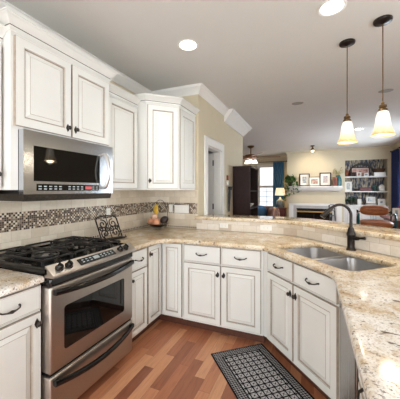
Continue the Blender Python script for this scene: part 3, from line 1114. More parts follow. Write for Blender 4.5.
def wallcab(label, x0, x1, y, depth, z0, z1, doors, fr=.06):
    """left-wall cabinet: x0..x1 along world y, face at world x = y"""
    t = thing('wall_cabinet', label, 'cabinet', (y, x0, 0), pi / 2, GU)
    w = x1 - x0
    MB().box(0, w, 0, depth, z0, z1).build('body', 'cream', t, smooth=False)
    for a, b, c, d, kx, kz in doors:
        door(t, a, b, c, d, kx, kz, fr=fr)
    return t, w


# path in local coordinates: the profile grows to the right of travel, so travel in +x with the face at y=0
t, w = wallcab('cream wall cabinet at the far left edge of the photo beside the microwave', .20, 1.004, .315, .308, 1.41, 2.335, [(.02, .79, 1.425, 2.285, .765, 1.505)])
cab_crown(t, [(0, .0), (w, .0)], 2.335)
MB().box(0, w, .03, .29, 1.366, 1.4095).build('light_rail', 'darkwood', t, smooth=False)
t, w = wallcab('deeper cream wall cabinet above the microwave with two raised panel doors', 1.006, 1.836, .395, .388, 1.79, 2.405, [(.016, .416, 1.803, 2.35, .386, 1.865), (.426, .816, 1.803, 2.35, .456, 1.865)])
cab_crown(t, [(0, .37), (0, 0), (w, 0), (w, .37)], 2.405)
# stiles either side run down past the microwave
for nm, a, b in (('end_panel', -.0, .044),):
    MB().box(a, b, .0, .388, 1.41, 1.7895).build(nm, 'cream', t, smooth=False)
t, w = wallcab('cream single door wall cabinet between the microwave and the corner cabinet', 1.838, 2.364, .312, .305, 1.41, 2.335, [(.055, .506, 1.425, 2.285, None, None)])
cab_crown(t, [(0.002, 0), (w - .002, 0)], 2.335)
K0, K1 = Vector((.424, 2.366)), Vector((.690, 2.622))
t = thing('corner_wall_cabinet', 'taller cream diagonal corner wall cabinet with a single door and panelled side', 'cabinet', (0, 0, 0), 0, GU)
MB().prism([(.005, 2.366), (K0.x, K0.y), (K1.x, K1.y), (K1.x, YB - .003), (.005, YB - .003)], 1.41, 2.375).build('body', 'cream', t, smooth=False)
kd = (K1 - K0).length
ka = math.atan2(K1.y - K0.y, K1.x - K0.x)
kt = (K1 - K0) / kd
d = door_mesh(kd - .032, .905, .058).build('door', ['cream', 'glaze'], t, loc=(K0.x + kt.x * .016, K0.y + kt.y * .016, 1.425), rot=(0, 0, ka), smooth=False)
knob(d, .022, .085)
door_mesh(.425, .905, .07).build('side_panel', ['cream', 'glaze'], t, loc=(K1.x - .012, K1.y + .02, 1.425), rot=(0, 0, pi / 2), smooth=False)
cab_crown(t, [(.26, 2.366), (K0.x, K0.y), (K1.x, K1.y), (K1.x, YB - .004)], 2.375)
# ------------------------------------------------------------------ plates on the walls


def plate(name, label, cat, loc, rz, w, h, kind, group=None):
    t = thing(name, label, cat, loc, rz, group)
    MB().box(-w / 2, w / 2, -.006, 0, -h / 2, h / 2).build('cover', 'plate', t, bevel=.003)
    b = MB()
    n = max(1, round(w / .046) - (1 if w > .1 else 0)) if kind == 'switch' else 1
    if kind == 'switch':
        for i in range(n):
            x = (i - (n - 1) / 2) * .046
            MB().box(x - .005, x + .005, -.012, -.006, -.012, .012).build('toggle', 'plate', t, smooth=False)
    else:
        horiz = w > h
        for s_ in (-1, 1):
            b = MB()
            for q_ in (-.006, .006):
                c = s_ * .02
                if horiz:
                    b.box(c - .004, c + .004, -.0065, -.0055, q_ - .001, q_ + .001)
                else:
                    b.box(q_ - .001, q_ + .001, -.0065, -.0055, c - .004, c + .004)
            b.build('socket', 'plateslot', t, smooth=False)
    return t


plate('wall_outlet', 'white single wall plate above the iron scroll stand', 'outlet', (.0095, 2.254, 1.165), pi / 2, .062, .09, 'outlet')
plate('switch_plate', 'narrow white wall plate in the mosaic band behind the bananas', 'switch', (.335, YB - .0095, 1.165), 0, .055, .105, 'switch')
plate('switch_plate', 'wide white switch plate in the mosaic band below the corner cabinet', 'switch', (.497, YB - .0095, 1.160), 0, .21, .105, 'switch')
plate('bar_outlet', 'white horizontal outlet at the left end of the bar backsplash', 'outlet', (1.085, 3.0395, .978), 0, .105, .056, 'outlet')
plate('bar_outlet', 'white horizontal outlet on the bar backsplash left of the sink', 'outlet', (1.585, 3.039, .980), 0, .13, .062, 'outlet')

# ------------------------------------------------------------------ on the counter
t = thing('cookbook_stand', 'black wrought iron scroll cookbook stand on the counter right of the range', 'stand', (.215, 2.085, ZC), radians(80))
b = MB()
tl = radians(27)
L3 = lambda x, z: (x, z * sin(tl), z * cos(tl) + .012)
b.tube([L3(-.125, 0), L3(-.125, .20), L3(-.115, .222), L3(-.09, .235), L3(0, .245), L3(.09, .235), L3(.115, .222), L3(.125, .20), L3(.125, 0)], .0075, 7, closed=True)
b.build('frame', 'iron', t)
b = MB()


def spiral(cx, cz, r, a0, turns, sgn):
    return [L3(cx + sgn * r * (1 - .8 * i / 22) * cos(a0 + turns * 2 * pi * i / 22), cz + r * (1 - .8 * i / 22) * sin(a0 + turns * 2 * pi * i / 22)) for i in range(23)]


for sg in (-1, 1):
    for cx_, cz_, r_, a0 in ((.062, .055, .048, -1.2), (.062, .155, .050, 1.4), (.028, .105, .030, 3.0), (.095, .105, .026, .4)):
        b.tube(spiral(sg * cx_, cz_, r_, a0, 1.35, sg), .0062, 6)
b.tube([L3(0, 0), L3(0, .24)], .0042, 6)
b.tube([L3(-.12, .105), L3(-.05, .125), L3(0, .105), L3(.05, .125), L3(.12, .105)], .0042, 6)
b.build('scrollwork', 'iron', t)
b = MB().box(-.135, .135, -.055, 0, .006, .012)
b.tube([(-.135, -.055, .012), (.135, -.055, .012)], .006, 6)
for x in (-.12, .12):
    b.tube([(x, -.055, .013), (x, -.058, .026), (x, -.052, .034)], .004, 6)
    b.lathe([(.007, 0), (.007, .007)], (x, -.04, 0), 8)
b.build('ledge', 'iron', t)
MB().tube([L3(0, .17), (0, .12, .004)], .0045, 6).build('back_leg', 'iron', t)

t = thing('fruit_bowl', 'glass footed fruit bowl with a wire banana hook in the back corner', 'bowl', (.262, 2.865, ZC), 0)
MB().lathe([(.06, 0), (.062, .004), (.03, .012), (.028, .02), (.085, .033), (.14, .070), (.142, .071), (.135, .071), (.08, .039), (.002, .027)], n=28).build('bowl', 'glass', t)
MB().tube(bez((.055, .075, .004), (.10, .16, .12), (.06, .10, .44), (-.012, .0, .352), 16) + [(-.022, -.006, .33), (-.014, -.008, .318)], .0035, 7).build('banana_hook', 'pewter', t)
FG = 'fruit in the glass bowl'


def fruit(name, label, loc, r, mat, sx=1, sy=1, sz=1, rot=(0, 0, 0)):
    b = MB()
    prof = [(max(2e-4, r * sin(pi * i / 12) * (1 + .05 * cos(pi * i / 12))), -r * cos(pi * i / 12) * sz * (1 - .12 * (i >= 11))) for i in range(13)]
    b.lathe(prof, n=18, sx=sx, sy=sy)
    o = b.build(name, mat, loc=loc, rot=rot, ang=80)
    st = MB().tube([(0, 0, r * sz * .86), (.002, 0, r * sz + .006)], [.003, .002], 6).build('stem', 'stem', o)
    tag(o, label, 'fruit', FG)
    return o


z0 = ZC
fruit('peach', 'large peach colored fruit at the front of the glass bowl', (.275, 2.800, z0 + .092), .050, 'peach')
fruit('peach', 'smaller peach fruit at the left of the glass bowl', (.182, 2.830, z0 + .096), .044, 'peach')
fruit('onion', 'pale onion resting at the back of the glass bowl', (.262, 2.915, z0 + .096), .046, 'onion', sz=.95)
fruit('onion', 'pale onion on top of the peaches in the bowl', (.222, 2.848, z0 + .158), .040, 'onion')
fruit('avocado', 'dark avocado on the right rim of the glass bowl', (.365, 2.850, z0 + .122), .046, 'avocado', sz=1.25, rot=(0, radians(60), 0))
fruit('avocado', 'dark avocado at the back left of the glass bowl', (.166, 2.925, z0 + .118), .042, 'avocado', sz=1.2, rot=(0, radians(-60), 0))
bb = thing('banana_bunch', 'yellow bananas hanging from the wire hook over the fruit bowl', 'fruit', (.248, 2.862, ZC + .325), 0)
MB().lathe([(.009, .016), (.011, 0), (.012, -.012), (.006, -.022)], n=10).build('crown', 'stem', bb)
for k, a in enumerate((-2.5, -1.7, -.9)):
    dx, dy = cos(a), sin(a)
    pts = [(dx * r_, dy * r_, z_) for r_, z_ in ((.002, -.008), (.014, -.03), (.026, -.06), (.028, -.095), (.018, -.125), (.006, -.142))]
    MB().tube(pts, [.005, .010, .016, .016, .011, .004], 8).build('banana', 'banana', bb, ang=70)

# ------------------------------------------------------------------ rug
LD = Vector((.655, -.755)).normalized(); WD = Vector((-LD.y, LD.x))
c1 = Vector((1.268, 2.105))
t = MB()
q = [c1, c1 + WD * RW, c1 + WD * RW + LD * RL, c1 + LD * RL]
v4 = [t.bm.verts.new((p.x, p.y, .007)) for p in q]
f = t.bm.faces.new(v4)
for lp, uvv in zip(f.loops, ((0, 0), (RW, 0), (RW, RL), (0, RL))):
    lp[t.uv].uv = uvv
v5 = [t.bm.verts.new((p.x, p.y, .0)) for p in q]
for i in range(4):
    t.bm.faces.new((v4[i], v5[i], v5[(i + 1) % 4], v4[(i + 1) % 4]))
t.bm.faces.new(list(reversed(v5)))
o = t.build('kitchen_rug', 'rug', smooth=False)
tag(o, 'black and white patterned rug on the wood floor before the sink cabinet', 'rug')

# ------------------------------------------------------------------ ceiling fixtures


def can(label, x, y, power, r=.075, beam=120):
    t = thing('recessed_light', label, 'light', (x, y, CE), 0, 'recessed ceiling lights')
    MB().lathe([(r, -.0005), (r + .022, -.001), (r + .022, -.006), (r + .012, -.009), (r, -.004)], n=32, cap0=False, cap1=False).build('trim_ring', 'white', t)
    MB().lathe([(r, -.0012), (r, -.0035), (r * .7, -.004), (.001, -.0045)], n=32).build('lens', 'canglow', t)
    d = bpy.data.lights.new('can_lamp', 'SPOT')
    d.energy, d.spot_size, d.spot_blend, d.shadow_soft_size, d.color = power, radians(beam), .6, .07, (1.0, .95, .88)
    l = bpy.data.objects.new('can_lamp', d)
    COL.objects.link(l)
    l.parent = t
    l.location = (0, 0, -.02)
    return t


can('round recessed ceiling light above the left cabinets', 1.019, 2.170, CAN_W * 1.2)
can('round recessed ceiling light nearest the two pendants', 2.198, 2.128, CAN_W)
can('round recessed ceiling light glimpsed left of the right pendant shade', 3.021, 6.612, CAN_W)
can('farthest round recessed ceiling light below the left pendant shade', 3.048, 8.300, CAN_W)


def pendant(label, x, y):
    t = thing('pendant_lamp', label, 'lamp', (x, y, CE), 0, 'pendant lamps over the bar')
    MB().lathe([(.064, 0), (.066, -.006), (.062, -.018), (.03, -.024), (.012, -.03), (.004, -.034)], n=28).build('canopy', 'iron', t)
    MB().lathe([(.0042, -.03), (.0042, -.645)], n=10).build('rod', 'brass', t)
    MB().lathe([(.006, -.640), (.012, -.650), (.012, -.662), (.026, -.668), (.028, -.682), (.020, -.688), (.032, -.700), (.034, -.712), (.024, -.722)], n=20).build('cap', 'brass', t)
    prof = [(.030, 0.190), (.038, .180), (.046, .15), (.051, .11), (.056, .07), (.066, .035), (.078, .008), (.084, 0)]
    inn = [(r - .004, z) for r, z in reversed(prof)]
    MB().lathe(prof + inn, n=36, cap0=False, cap1=False).build('glass_shade', 'alabaster', t, loc=(0, 0, -.905), ang=80)
    MB().ball((0, 0, -.80), .026).lathe([(.012, -.775), (.012, -.725)], n=10).build('bulb', 'bulb', t)
    d = bpy.data.lights.new('pendant_glow', 'POINT')
    d.energy, d.shadow_soft_size, d.color = PEND_W, .05, (1.0, .84, .62)
    l = bpy.data.objects.new('pendant_glow', d)
    COL.objects.link(l)
    l.parent = t
    l.location = (0, 0, -.88)
    return t


pendant('left farther pendant lamp with bell shaped alabaster glass shade', 2.358, 2.690)
pendant('right nearer pendant lamp with bell shaped alabaster glass shade', 2.575, 2.443)
o = MB().lathe([(.055, 0), (.058, -.006), (.05, -.014), (.002, -.016)], n=24, sx=1.5).build('smoke_detector', 'vent', loc=(1.868, 4.27, CE))
tag(o, 'small round grey detector on the ceiling left of the pendants', 'detector')
o = MB().lathe([(.06, 0), (.062, -.006), (.05, -.012), (.002, -.014)], n=24, sx=1.4).build('ceiling_vent', 'vent', loc=(2.98, 4.20, CE))
tag(o, 'small grey ceiling vent behind the right pendant rod', 'vent')
t = thing('ceiling_spotlight', 'small bronze ceiling spotlight shining on the wall above the mantel', 'light', (2.10, 8.55, CE))
MB().lathe([(.06, 0), (.06, -.02), (.02, -.03)], n=20).build('canopy', 'iron', t)
MB().lathe([(.02, -.03), (.02, -.06), (.035, -.075), (.045, -.15), (.040, -.15), (.03, -.09)], n=20, cap1=True).build('head', 'brass', t)
MB().ball((0, 0, -.150), .036).build('bulb', 'bulb', t)
d = bpy.data.lights.new('spot_glow', 'SPOT')
d.energy, d.spot_size, d.spot_blend, d.shadow_soft_size, d.color = 38, radians(95), .9, .04, (1, .86, .66)
l = bpy.data.objects.new('spot_glow', d); COL.objects.link(l)
l.location = (2.10, 8.55, CE - .2)
l.rotation_euler = (Vector((2.1, FWY, 1.9)) - Vector((2.1, 8.55, CE - .2))).to_track_quat('-Z', 'Y').to_euler()
l.parent = t
l.matrix_parent_inverse = Matrix.Translation(t.location).inverted()

# ceiling fan
t = thing('ceiling_fan', 'bronze ceiling fan with wooden blades and a lit glass bowl', 'fan', (.38, 7.9, CE), radians(8))
t.scale = (1.3, 1.3, 1.0)
MB().lathe([(.075, 0), (.075, -.03), (.03, -.07), (.014, -.075), (.014, -.24), (.05, -.26)], n=20).build('downrod', 'brass', t)
MB().lathe([(.05, -.25), (.13, -.27), (.15, -.32), (.13, -.375), (.06, -.40)], n=24).build('motor', 'fanwood', t)
for k in range(5):
    a = 2 * pi * k / 5
    b = MB()
    b.rings([[(.17, -.05, -.345), (.17, .05, -.325), (.17, .05, -.319), (.17, -.05, -.339)], [(.40, -.09, -.372), (.40, .09, -.312), (.40, .09, -.304), (.40, -.09, -.364)], [(.66, -.085, -.375), (.66, .085, -.315), (.66, .085, -.307), (.66, -.085, -.367)]])
    bl = b.build('blade', 'fanwood', t, rot=(0, 0, a), smooth=False)
    MB().tube([(.10, 0, -.345), (.14, 0, -.35), (.19, 0, -.338)], .012, 6).build('blade_bracket', 'brass', bl)
for a in (0.5, 2.6, 4.7):
    b = MB().tube([(.03 * cos(a), .03 * sin(a), -.40), (.09 * cos(a), .09 * sin(a), -.43)], .012, 8)
    lt = b.build('light_arm', 'brass', t)
    MB().lathe([(.03, 0), (.05, -.04), (.065, -.10), (.06, -.10), (.03, -.02)], (.10 * cos(a), .10 * sin(a), -.42), 16).build('glass_shade', 'fanglass', lt)

# ------------------------------------------------------------------ hall wall and bookcase
t = thing('thermostat', 'small white thermostat on the beige wall right of the doorway', 'thermostat', (HX, 4.33, 1.54), pi / 2)
MB().box(-.045, .045, -.02, 0, -.04, .03).build('body', 'plate', t, bevel=.004)
MB().box(-.035, .035, -.022, 0, .04, .12).build('wood_block', 'brownbox', t, bevel=.003)
t = thing('hook_rail', 'small dark hook rail on the beige wall beside the bookcase', 'rack', (HX, 4.40, 1.46), pi / 2)
MB().box(-.10, .10, -.015, 0, -.015, .015).build('rail', 'china', t, bevel=.003)
for x in (-.07, 0, .07):
    MB().tube([(x, -.012, 0), (x, -.05, -.012), (x, -.055, .012)], .006, 6).build('hook', 'iron', t)
t = MB()
for x0, x1, z in ((-.03, .008, -.40), (.0, .03, -.30)):
    t.rings([[(x0, -.03, .0), (x1, -.03, .0), (x1, -.045, .0), (x0, -.045, .0)], [(x0, -.022, -.1), (x1, -.022, -.1), (x1, -.05, -.1), (x0, -.05, -.1)], [(x0, -.02, z), (x1, -.02, z), (x1, -.034, z), (x0, -.034, z)]])
t.lathe([(.05, -.03), (.055, .0), (.05, .03), (.03, .03)], (0, -.045, -.0), 12, sx=1.3, sy=.5)
o = t.build('hanging_strap', 'strap', loc=(HX, 4.36, 1.44), rot=(0, 0, pi / 2))
tag(o, 'dark strap and tote hanging from the hook rail', 'strap')

KX0, KX1, KY0, KY1, KZ = HX + .017, 1.06, 4.64, 5.40, 1.84
t = thing('bookcase', 'tall dark espresso bookcase standing against the end of the beige wall', 'bookcase', ((KX0 + KX1) / 2, (KY0 + KY1) / 2, 0))
ox, oy = (KX0 + KX1) / 2, (KY0 + KY1) / 2


def kb(x0, x1, y0, y1, z0, z1):
    return MB().box(x0 - ox, x1 - ox, y0 - oy, y1 - oy, z0, z1)


for y0, y1 in ((KY0, KY0 + .025), (KY1 - .025, KY1)):
    kb(KX0, KX1, y0, y1, 0, KZ - .03).build('side_panel', 'darkwood', t, bevel=.003)
kb(KX0, KX0 + .01, KY0 + .025, KY1 - .025, .06, KZ - .03).build('back_panel', 'darkwood', t, smooth=False)
kb(KX0, KX1 + .015, KY0 - .015, KY1 + .015, KZ - .0295, KZ).build('top', 'darkwood', t, bevel=.004)
SHZ = [.06, .40, .76, 1.08, 1.40]
for z in SHZ:
    kb(KX0 + .01, KX1 - .005, KY0 + .025, KY1 - .025, z - .02, z).build('shelf', 'darkwood', t, smooth=False)
b = MB().box(-.012, .012, -.09, .09, 0, .22)
o = b.build('book', 'paleblue', loc=(.93, 5.02, 1.40), rot=(0, 0, .05)); tag(o, 'pale blue book upright on the top shelf of the dark bookcase', 'book')
o = MB().lathe([(.03, 0), (.035, .01), (.08, .05), (.085, .07), (.078, .07), (.03, .02)], n=20).build('china_bowl', 'china', loc=(.95, 5.10, 1.08)); tag(o, 'white china bowl on the middle shelf of the dark bookcase', 'bowl')
o = MB().lathe([(.04, 0), (.055, .06), (.04, .13), (.025, .16), (.03, .17), (.002, .17)], n=18).build('vase', 'paleblue', loc=(.95, 5.05, .76)); tag(o, 'pale blue vase on the lower shelf of the dark bookcase', 'vase')

# ------------------------------------------------------------------ living room: fireplace
t = thing('mantel_shelf', 'white moulded mantel shelf across the chimney breast', 'mantel', (2.16, FWY, 0))
b = MB().box(-.82, .82, -.21, 0, 1.495, 1.54)
b.build('shelf_board', 'white', t, bevel=.008)
MB().sweep([(-.76, 0), (-.76, -.10), (.76, -.10), (.76, 0)], [(0, 1.385), (.02, 1.39), (.03, 1.42), (.07, 1.455), (.08, 1.4945), (0, 1.4945)]).box(-.75, .75, -.09, 0, 1.39, 1.494).build('cornice', 'white', t)
t = thing('fireplace_surround', 'white fireplace surround framing the black firebox', 'fireplace', (2.16, FWY, 0))
b = MB()
b.box(-.81, -.66, -.05, 0, 0, .955).box(.66, .81, -.05, 0, 0, .955).box(-.66, .66, -.05, 0, .88, .955)
b.build('frame', 'white', t, bevel=.006)
b = MB().box(-.66, -.56, -.025, 0, 0, .8795).box(.54, .66, -.025, 0, 0, .8795).box(-.56, .54, -.025, 0, .79, .8795)
b.build('marble_slip', 'surround', t, smooth=False)
b = MB().box(-.56, .54, -.02, .02, .74, .789)
b.build('hood', 'slate', t, smooth=False)
MB().box(-.555, .535, -.03, .01, .655, .70).build('brass_band', 'gold', t, bevel=.004)
b = MB().box(-.555, -.53, -.02, .02, .06, .654).box(.51, .535, -.02, .02, .06, .654).box(-.02, .0, -.02, .02, .06, .654).box(-.555, .535, -.02, .02, 0, .06)
b.build('screen_frame', 'slate', t, smooth=False)
MB().box(-.53, .51, .005, .008, .06, .654).build('glass_door', 'blackglass', t, smooth=False)
sbox('wall_firebox', 'slate', FX0 + .001, FX1 - .001, 9.95, 10.099, 0, .788)


def frame(label, x0, x1, z0, z1, y, fm, pic, mat=.03, bw=.022, lean=7, name='picture_frame', rz=0.0, group=None, cat='picture'):
    w, h = x1 - x0, z1 - z0
    t = thing(name, label, cat, ((x0 + x1) / 2, y, z0), rz, group)
    la = radians(-lean)
    b = MB()
    for q_ in ((-w / 2, w / 2, 0, bw), (-w / 2, w / 2, h - bw, h), (-w / 2, -w / 2 + bw, bw, h - bw), (w / 2 - bw, w / 2, bw, h - bw)):
        b.box(q_[0], q_[1], -.018, 0, q_[2], q_[3])
    fo_ = b.build('frame', fm, t, rot=(la, 0, 0), bevel=.002)
    MB().box(-w / 2 + bw * .8, w / 2 - bw * .8, -.009, -.005, bw * .8, h - bw * .8).build('mount', 'mat', fo_, smooth=False)
    i = bw + mat
    MB().box(-w / 2 + i, w / 2 - i, -.010, -.009, i, h - i).build('print', pic, fo_, smooth=False)
    return t


GM = 'framed pictures on the mantel'
frame('left dark framed picture on the mantel beside the trailing plant', 1.69, 2.02, 1.5405, 1.965, 9.53, 'darkwood', 'photoA', .07, .032, group=GM)
frame('smaller silver framed picture in the middle of the mantel', 1.99, 2.335, 1.5405, 1.85, 9.475, 'brass', 'photoB', .05, .022, group=GM)
frame('right dark framed picture on the mantel, the tallest one', 2.32, 2.665, 1.5405, 1.985, 9.53, 'darkwood', 'photoC', .075, .032, group=GM)
t = thing('wooden_box', 'small upright chestnut wooden box on the mantel before the teal vase', 'box', (2.765, 9.435, 1.5405))
MB().box(-.055, .055, -.05, .05, 0, .28).build('case', 'brownbox', t, bevel=.004)
MB().box(-.035, .035, -.053, -.05, .04, .24).build('panel', 'redwood', t, smooth=False)
t = thing('teal_vase', 'teal vase with dried sprigs at the right end of the mantel', 'vase', (2.87, 9.50, 1.5405))
MB().lathe([(.075, 0), (.095, .02), (.10, .12), (.09, .22), (.065, .31), (.05, .33), (.054, .345), (.045, .345), (.04, .33)], n=24).build('vessel', 'teal', t)
b = MB()
random.seed(3)
for k in range(12):
    a = random.uniform(0, 2 * pi); r = random.uniform(.08, .22); h = random.uniform(.42, .60)
    tip = (-.06 + r * cos(a), .35 * r * sin(a) - .02, h)
    p = bez((0, 0, .3), (0, 0, .4), (tip[0] * .5, tip[1] * .5, h * .85), tip, 6)
    b.tube(p, .003, 5)
    for q_ in p[3:]:
        b.ball((q_[0] + random.uniform(-.015, .015), q_[1], q_[2]), .012, 6, 4)
b.build('sprigs', 'sprig', t)


def leaves(b, pts, size, n, spread, seed):
    rnd = random.Random(seed)
    for i in range(n):
        p = Vector(pts[rnd.randrange(len(pts))]) + Vector((rnd.gauss(0, spread), rnd.gauss(0, spread), rnd.gauss(0, spread)))
        s_ = size * rnd.uniform(.7, 1.2)
        a = rnd.uniform(0, 2 * pi); tl_ = rnd.uniform(-1.2, .3)
        m = Matrix.Translation(p) @ Matrix.Rotation(a, 4, 'Z') @ Matrix.Rotation(tl_, 4, 'Y')
        sh = [(0, 0, 0), (.35 * s_, .33 * s_, .05 * s_), (.75 * s_, .26 * s_, .02 * s_), (s_, 0, -.08 * s_), (.75 * s_, -.26 * s_, .02 * s_), (.35 * s_, -.33 * s_, .05 * s_)]
        v_ = [b.bm.verts.new(m @ Vector(q_)) for q_ in sh]
        b.bm.faces.new((v_[0], v_[1], v_[2], v_[3])); b.bm.faces.new((v_[0], v_[3], v_[4], v_[5]))


t = thing('trailing_plant', 'green trailing pothos in a dark pot at the left end of the mantel', 'plant', (1.405, 9.455, 1.5405))
MB().lathe([(.06, 0), (.085, .10), (.095, .15), (.10, .17), (.085, .17), (.08, .14)], n=18).build('pot', 'pot', t)
b = MB()
cl = [(.17 * cos(a) * r, .12 * sin(a) * r, .19 + h) for a in [i * .7 for i in range(9)] for r, h in ((.4, .08), (.8, .04), (1.0, -.03))]
leaves(b, cl, .10, 150, .036, 1)
b.build('foliage', 'leaf', t)
b = MB()
for sx_, dz, sd in ((-.17, -.46, 2), (-.05, -.34, 3), (.10, -.28, 4), (.25, -.22, 5)):
    vine = bez((sx_ * .3, -.06, .16), (sx_ * .9, -.20, .20), (sx_, -.225, 0), (sx_ + .02, -.21, dz), 10)
    b.tube(vine, .004, 5)
    leaves(b, vine[4:], .11, 18, .02, sd)
b.build('vines', 'leaf', t)

# ------------------------------------------------------------------ living room: display shelves
t = thing('display_shelves', 'white built in display shelves with blue streaked backing beside the fireplace', 'shelves', ((NX0 + NX1) / 2, 9.79, 0))
ox, oy = (NX0 + NX1) / 2, 9.79
bo = lambda *q_: MB().box(q_[0] - ox, q_[1] - ox, q_[2] - oy, q_[3] - oy, q_[4], q_[5])
e_ = .002
bo(NX0 + e_, NX0 + .03, 9.601, 9.975, .93, NZ1 - e_).build('side_panel', 'beige', t, smooth=False)
bo(NX1 - .03, NX1 - e_, 9.601, 9.975, .93, NZ1 - e_).build('side_panel', 'beige', t, smooth=False)
bo(NX0 + .03, NX1 - .03, 9.965, 9.975, .93, NZ1 - e_).build('back_panel', 'paper', t, smooth=False)
SZ = (1.375, 1.845)
for z in SZ:
    bo(NX0 + .03, NX1 - .03, 9.605, 9.9645, z - .035, z).build('shelf', 'white', t, bevel=.003)
bo(NX0 + .03, NX1 - .03, 9.60, 9.64, NZ1 - .10, NZ1 - e_).build('valance', 'beige', t, smooth=False)
bo(NX0 + e_, NX1 - e_, 9.58, 9.975, .90, .93).build('counter', 'white', t, bevel=.004)
bo(NX0 + e_, NX1 - e_, 9.61, 9.975, 0.0, .8995).build('cabinet', 'white', t, smooth=False)
for i in range(3):
    x0 = NX0 + .03 + i * .387
    dd = door_mesh(.37, .78).build('door', ['white', 'vent'], t, loc=(x0 - ox, 9.61 - oy, .08), smooth=False)
    MB().ball((.33, -.03, .68), .014, 10, 6).build('knob', 'pewter', dd)
GS = 'keepsakes on the display shelves'
z3, z2, z1 = 1.8455, 1.3755, .9305
fr_y = 9.80
frame('large collage picture in a dark frame on the top display shelf', 3.27, 3.80, z3, z3 + .31, 9.88, 'redwood', 'photoD', .01, .035, group=GS)
frame('small white picture before the collage frame, left one', 3.42, 3.54, z3, z3 + .13, 9.74, 'china', 'photoB', .015, .012, group=GS)
frame('small white picture before the collage frame, right one', 3.62, 3.74, z3, z3 + .11, 9.74, 'china', 'photoA', .015, .012, group=GS)
o = MB().box(-.15, .15, -.09, .09, 0, .11).box(-.155, .155, -.095, .095, .085, .115).build('storage_box', 'china', loc=(4.03, 9.76, z3), bevel=.003); tag(o, 'white lidded box at the right of the top display shelf', 'box', GS)
t = thing('wicker_basket', 'dark wicker basket on the white box on the top display shelf', 'basket', (4.03, 9.76, z3 + .116), 0, GS)
b = MB()
for k in range(7):
    r_ = .085 + .006 * k
    b.tube([(r_ * 1.35 * cos(a), r_ * .75 * sin(a), .009 + .017 * k) for a in [2 * pi * i / 20 for i in range(20)]], .0095, 6, closed=True)
b.lathe([(.09, .0), (.09, .01)], n=20, sx=1.35, sy=.75)
b.build('weave', 'basket', t)
t = thing('clay_jar', 'tan clay jar at the left end of the top display shelf', 'jar', (3.145, 9.80, z3), 0, GS)
MB().lathe([(.04, 0), (.07, .05), (.07, .13), (.035, .19), (.04, .21), (.03, .21)], n=20).build('vessel', 'brownbox', t)
o = MB().box(-.08, .08, -.06, .06, 0, .12).box(-.085, .085, -.065, .065, .10, .135).build('keepsake_box', 'darkwood', loc=(3.30, 9.70, z3), bevel=.004); tag(o, 'small dark box left of the collage frame on the top display shelf', 'box', GS)
t = thing('wire_wreath', 'dark twig wreath leaning behind the collage on the top shelf', 'decoration', (3.58, 9.935, z3), 0, GS)
b = MB()
for k in range(5):
    r_ = .36 + .014 * k
    b.tube([(r_ * .95 * cos(a), .004 * k - .01, r_ * sin(a) * 1.05 + .008) for a in [pi * i / 24 for i in range(25)]], .007, 5)
b.build('twigs', 'pot', t)
frame('white framed photo at the left end of the middle display shelf', 3.09, 3.29, z2, z2 + .31, 9.82, 'china', 'photoE', .03, .02, group=GS)
o = MB().box(-.15, .15, -.08, .08, 0, .12).box(-.155, .155, -.085, .085, .09, .125).build('red_box', 'red', loc=(3.65, 9.74, z2), bevel=.004); tag(o, 'dark red box in the middle of the middle display shelf', 'box', GS)
for x, lb in ((3.90, 'dark green glass bottle right of the red box on the middle shelf'), (3.985, 'dark green glass bottle nearest the white jar on the middle shelf')):
    t = thing('glass_bottle', lb, 'bottle', (x, 9.80, z2), 0, GS)
    MB().lathe([(.03, 0), (.034, .01), (.034, .14), (.014, .18), (.013, .22)], n=16).build('body', 'bottle', t)
    MB().lathe([(.015, .2205), (.015, .245), (.002, .246)], n=12).build('stopper', 'red', t)
o = MB().lathe([(.05, 0), (.08, .02), (.085, .14), (.06, .17), (.055, .175), (.065, .18), (.03, .20), (.012, .215), (.002, .22)], n=22).build('ginger_jar', 'china', loc=(4.09, 9.74, z2)); tag(o, 'white lidded jar at the right of the middle display shelf', 'jar', GS)
o = MB().box(-.07, .07, -.05, .05, 0, .07).build('small_box', 'darkwood', loc=(3.41, 9.76, z2), bevel=.004); tag(o, 'low dark box between photo and red box on the middle shelf', 'box', GS)
t = thing('potted_plant', 'dark leafy plant at the left of the display cabinet top', 'plant', (3.26, 9.73, z1), 0)
MB().lathe([(.05, 0), (.065, .08), (.07, .1), (.06, .1)], n=16).build('pot', 'pot', t)
b = MB(); leaves(b, [(.09 * cos(a), .06 * sin(a), .14 + .05 * sin(a * 3)) for a in [i * .5 for i in range(12)]], .08, 80, .03, 9)
b.build('foliage', 'leafdark', t)
o = MB().box(-.055, .055, -.05, .05, 0, .19).build('canister', 'china', loc=(3.49, 9.78, z1), bevel=.006); tag(o, 'white square canister beside the plant on the display cabinet top', 'canister', GS)
frame('landscape picture in a pale frame standing on a stack of books', 3.68, 3.93, z1 + .055, z1 + .265, 9.78, 'china', 'photoE', .03, .016, group=GS)
o = MB().box(-.14, .14, -.08, .08, 0, .027).build('book', 'china', loc=(3.80, 9.77, z1), bevel=.002); tag(o, 'lower pale book under the landscape picture on the display cabinet', 'book')
o = MB().box(-.13, .13, -.075, .075, 0, .027).build('book', 'brownbox', loc=(3.80, 9.77, z1 + .0275), bevel=.002); tag(o, 'upper brown book under the landscape picture on the display cabinet', 'book')
frame('white square picture at the right of the display cabinet top', 3.99, 4.19, z1, z1 + .20, 9.75, 'china', 'photoA', .05, .014, group=GS)

# ------------------------------------------------------------------ living room: furniture


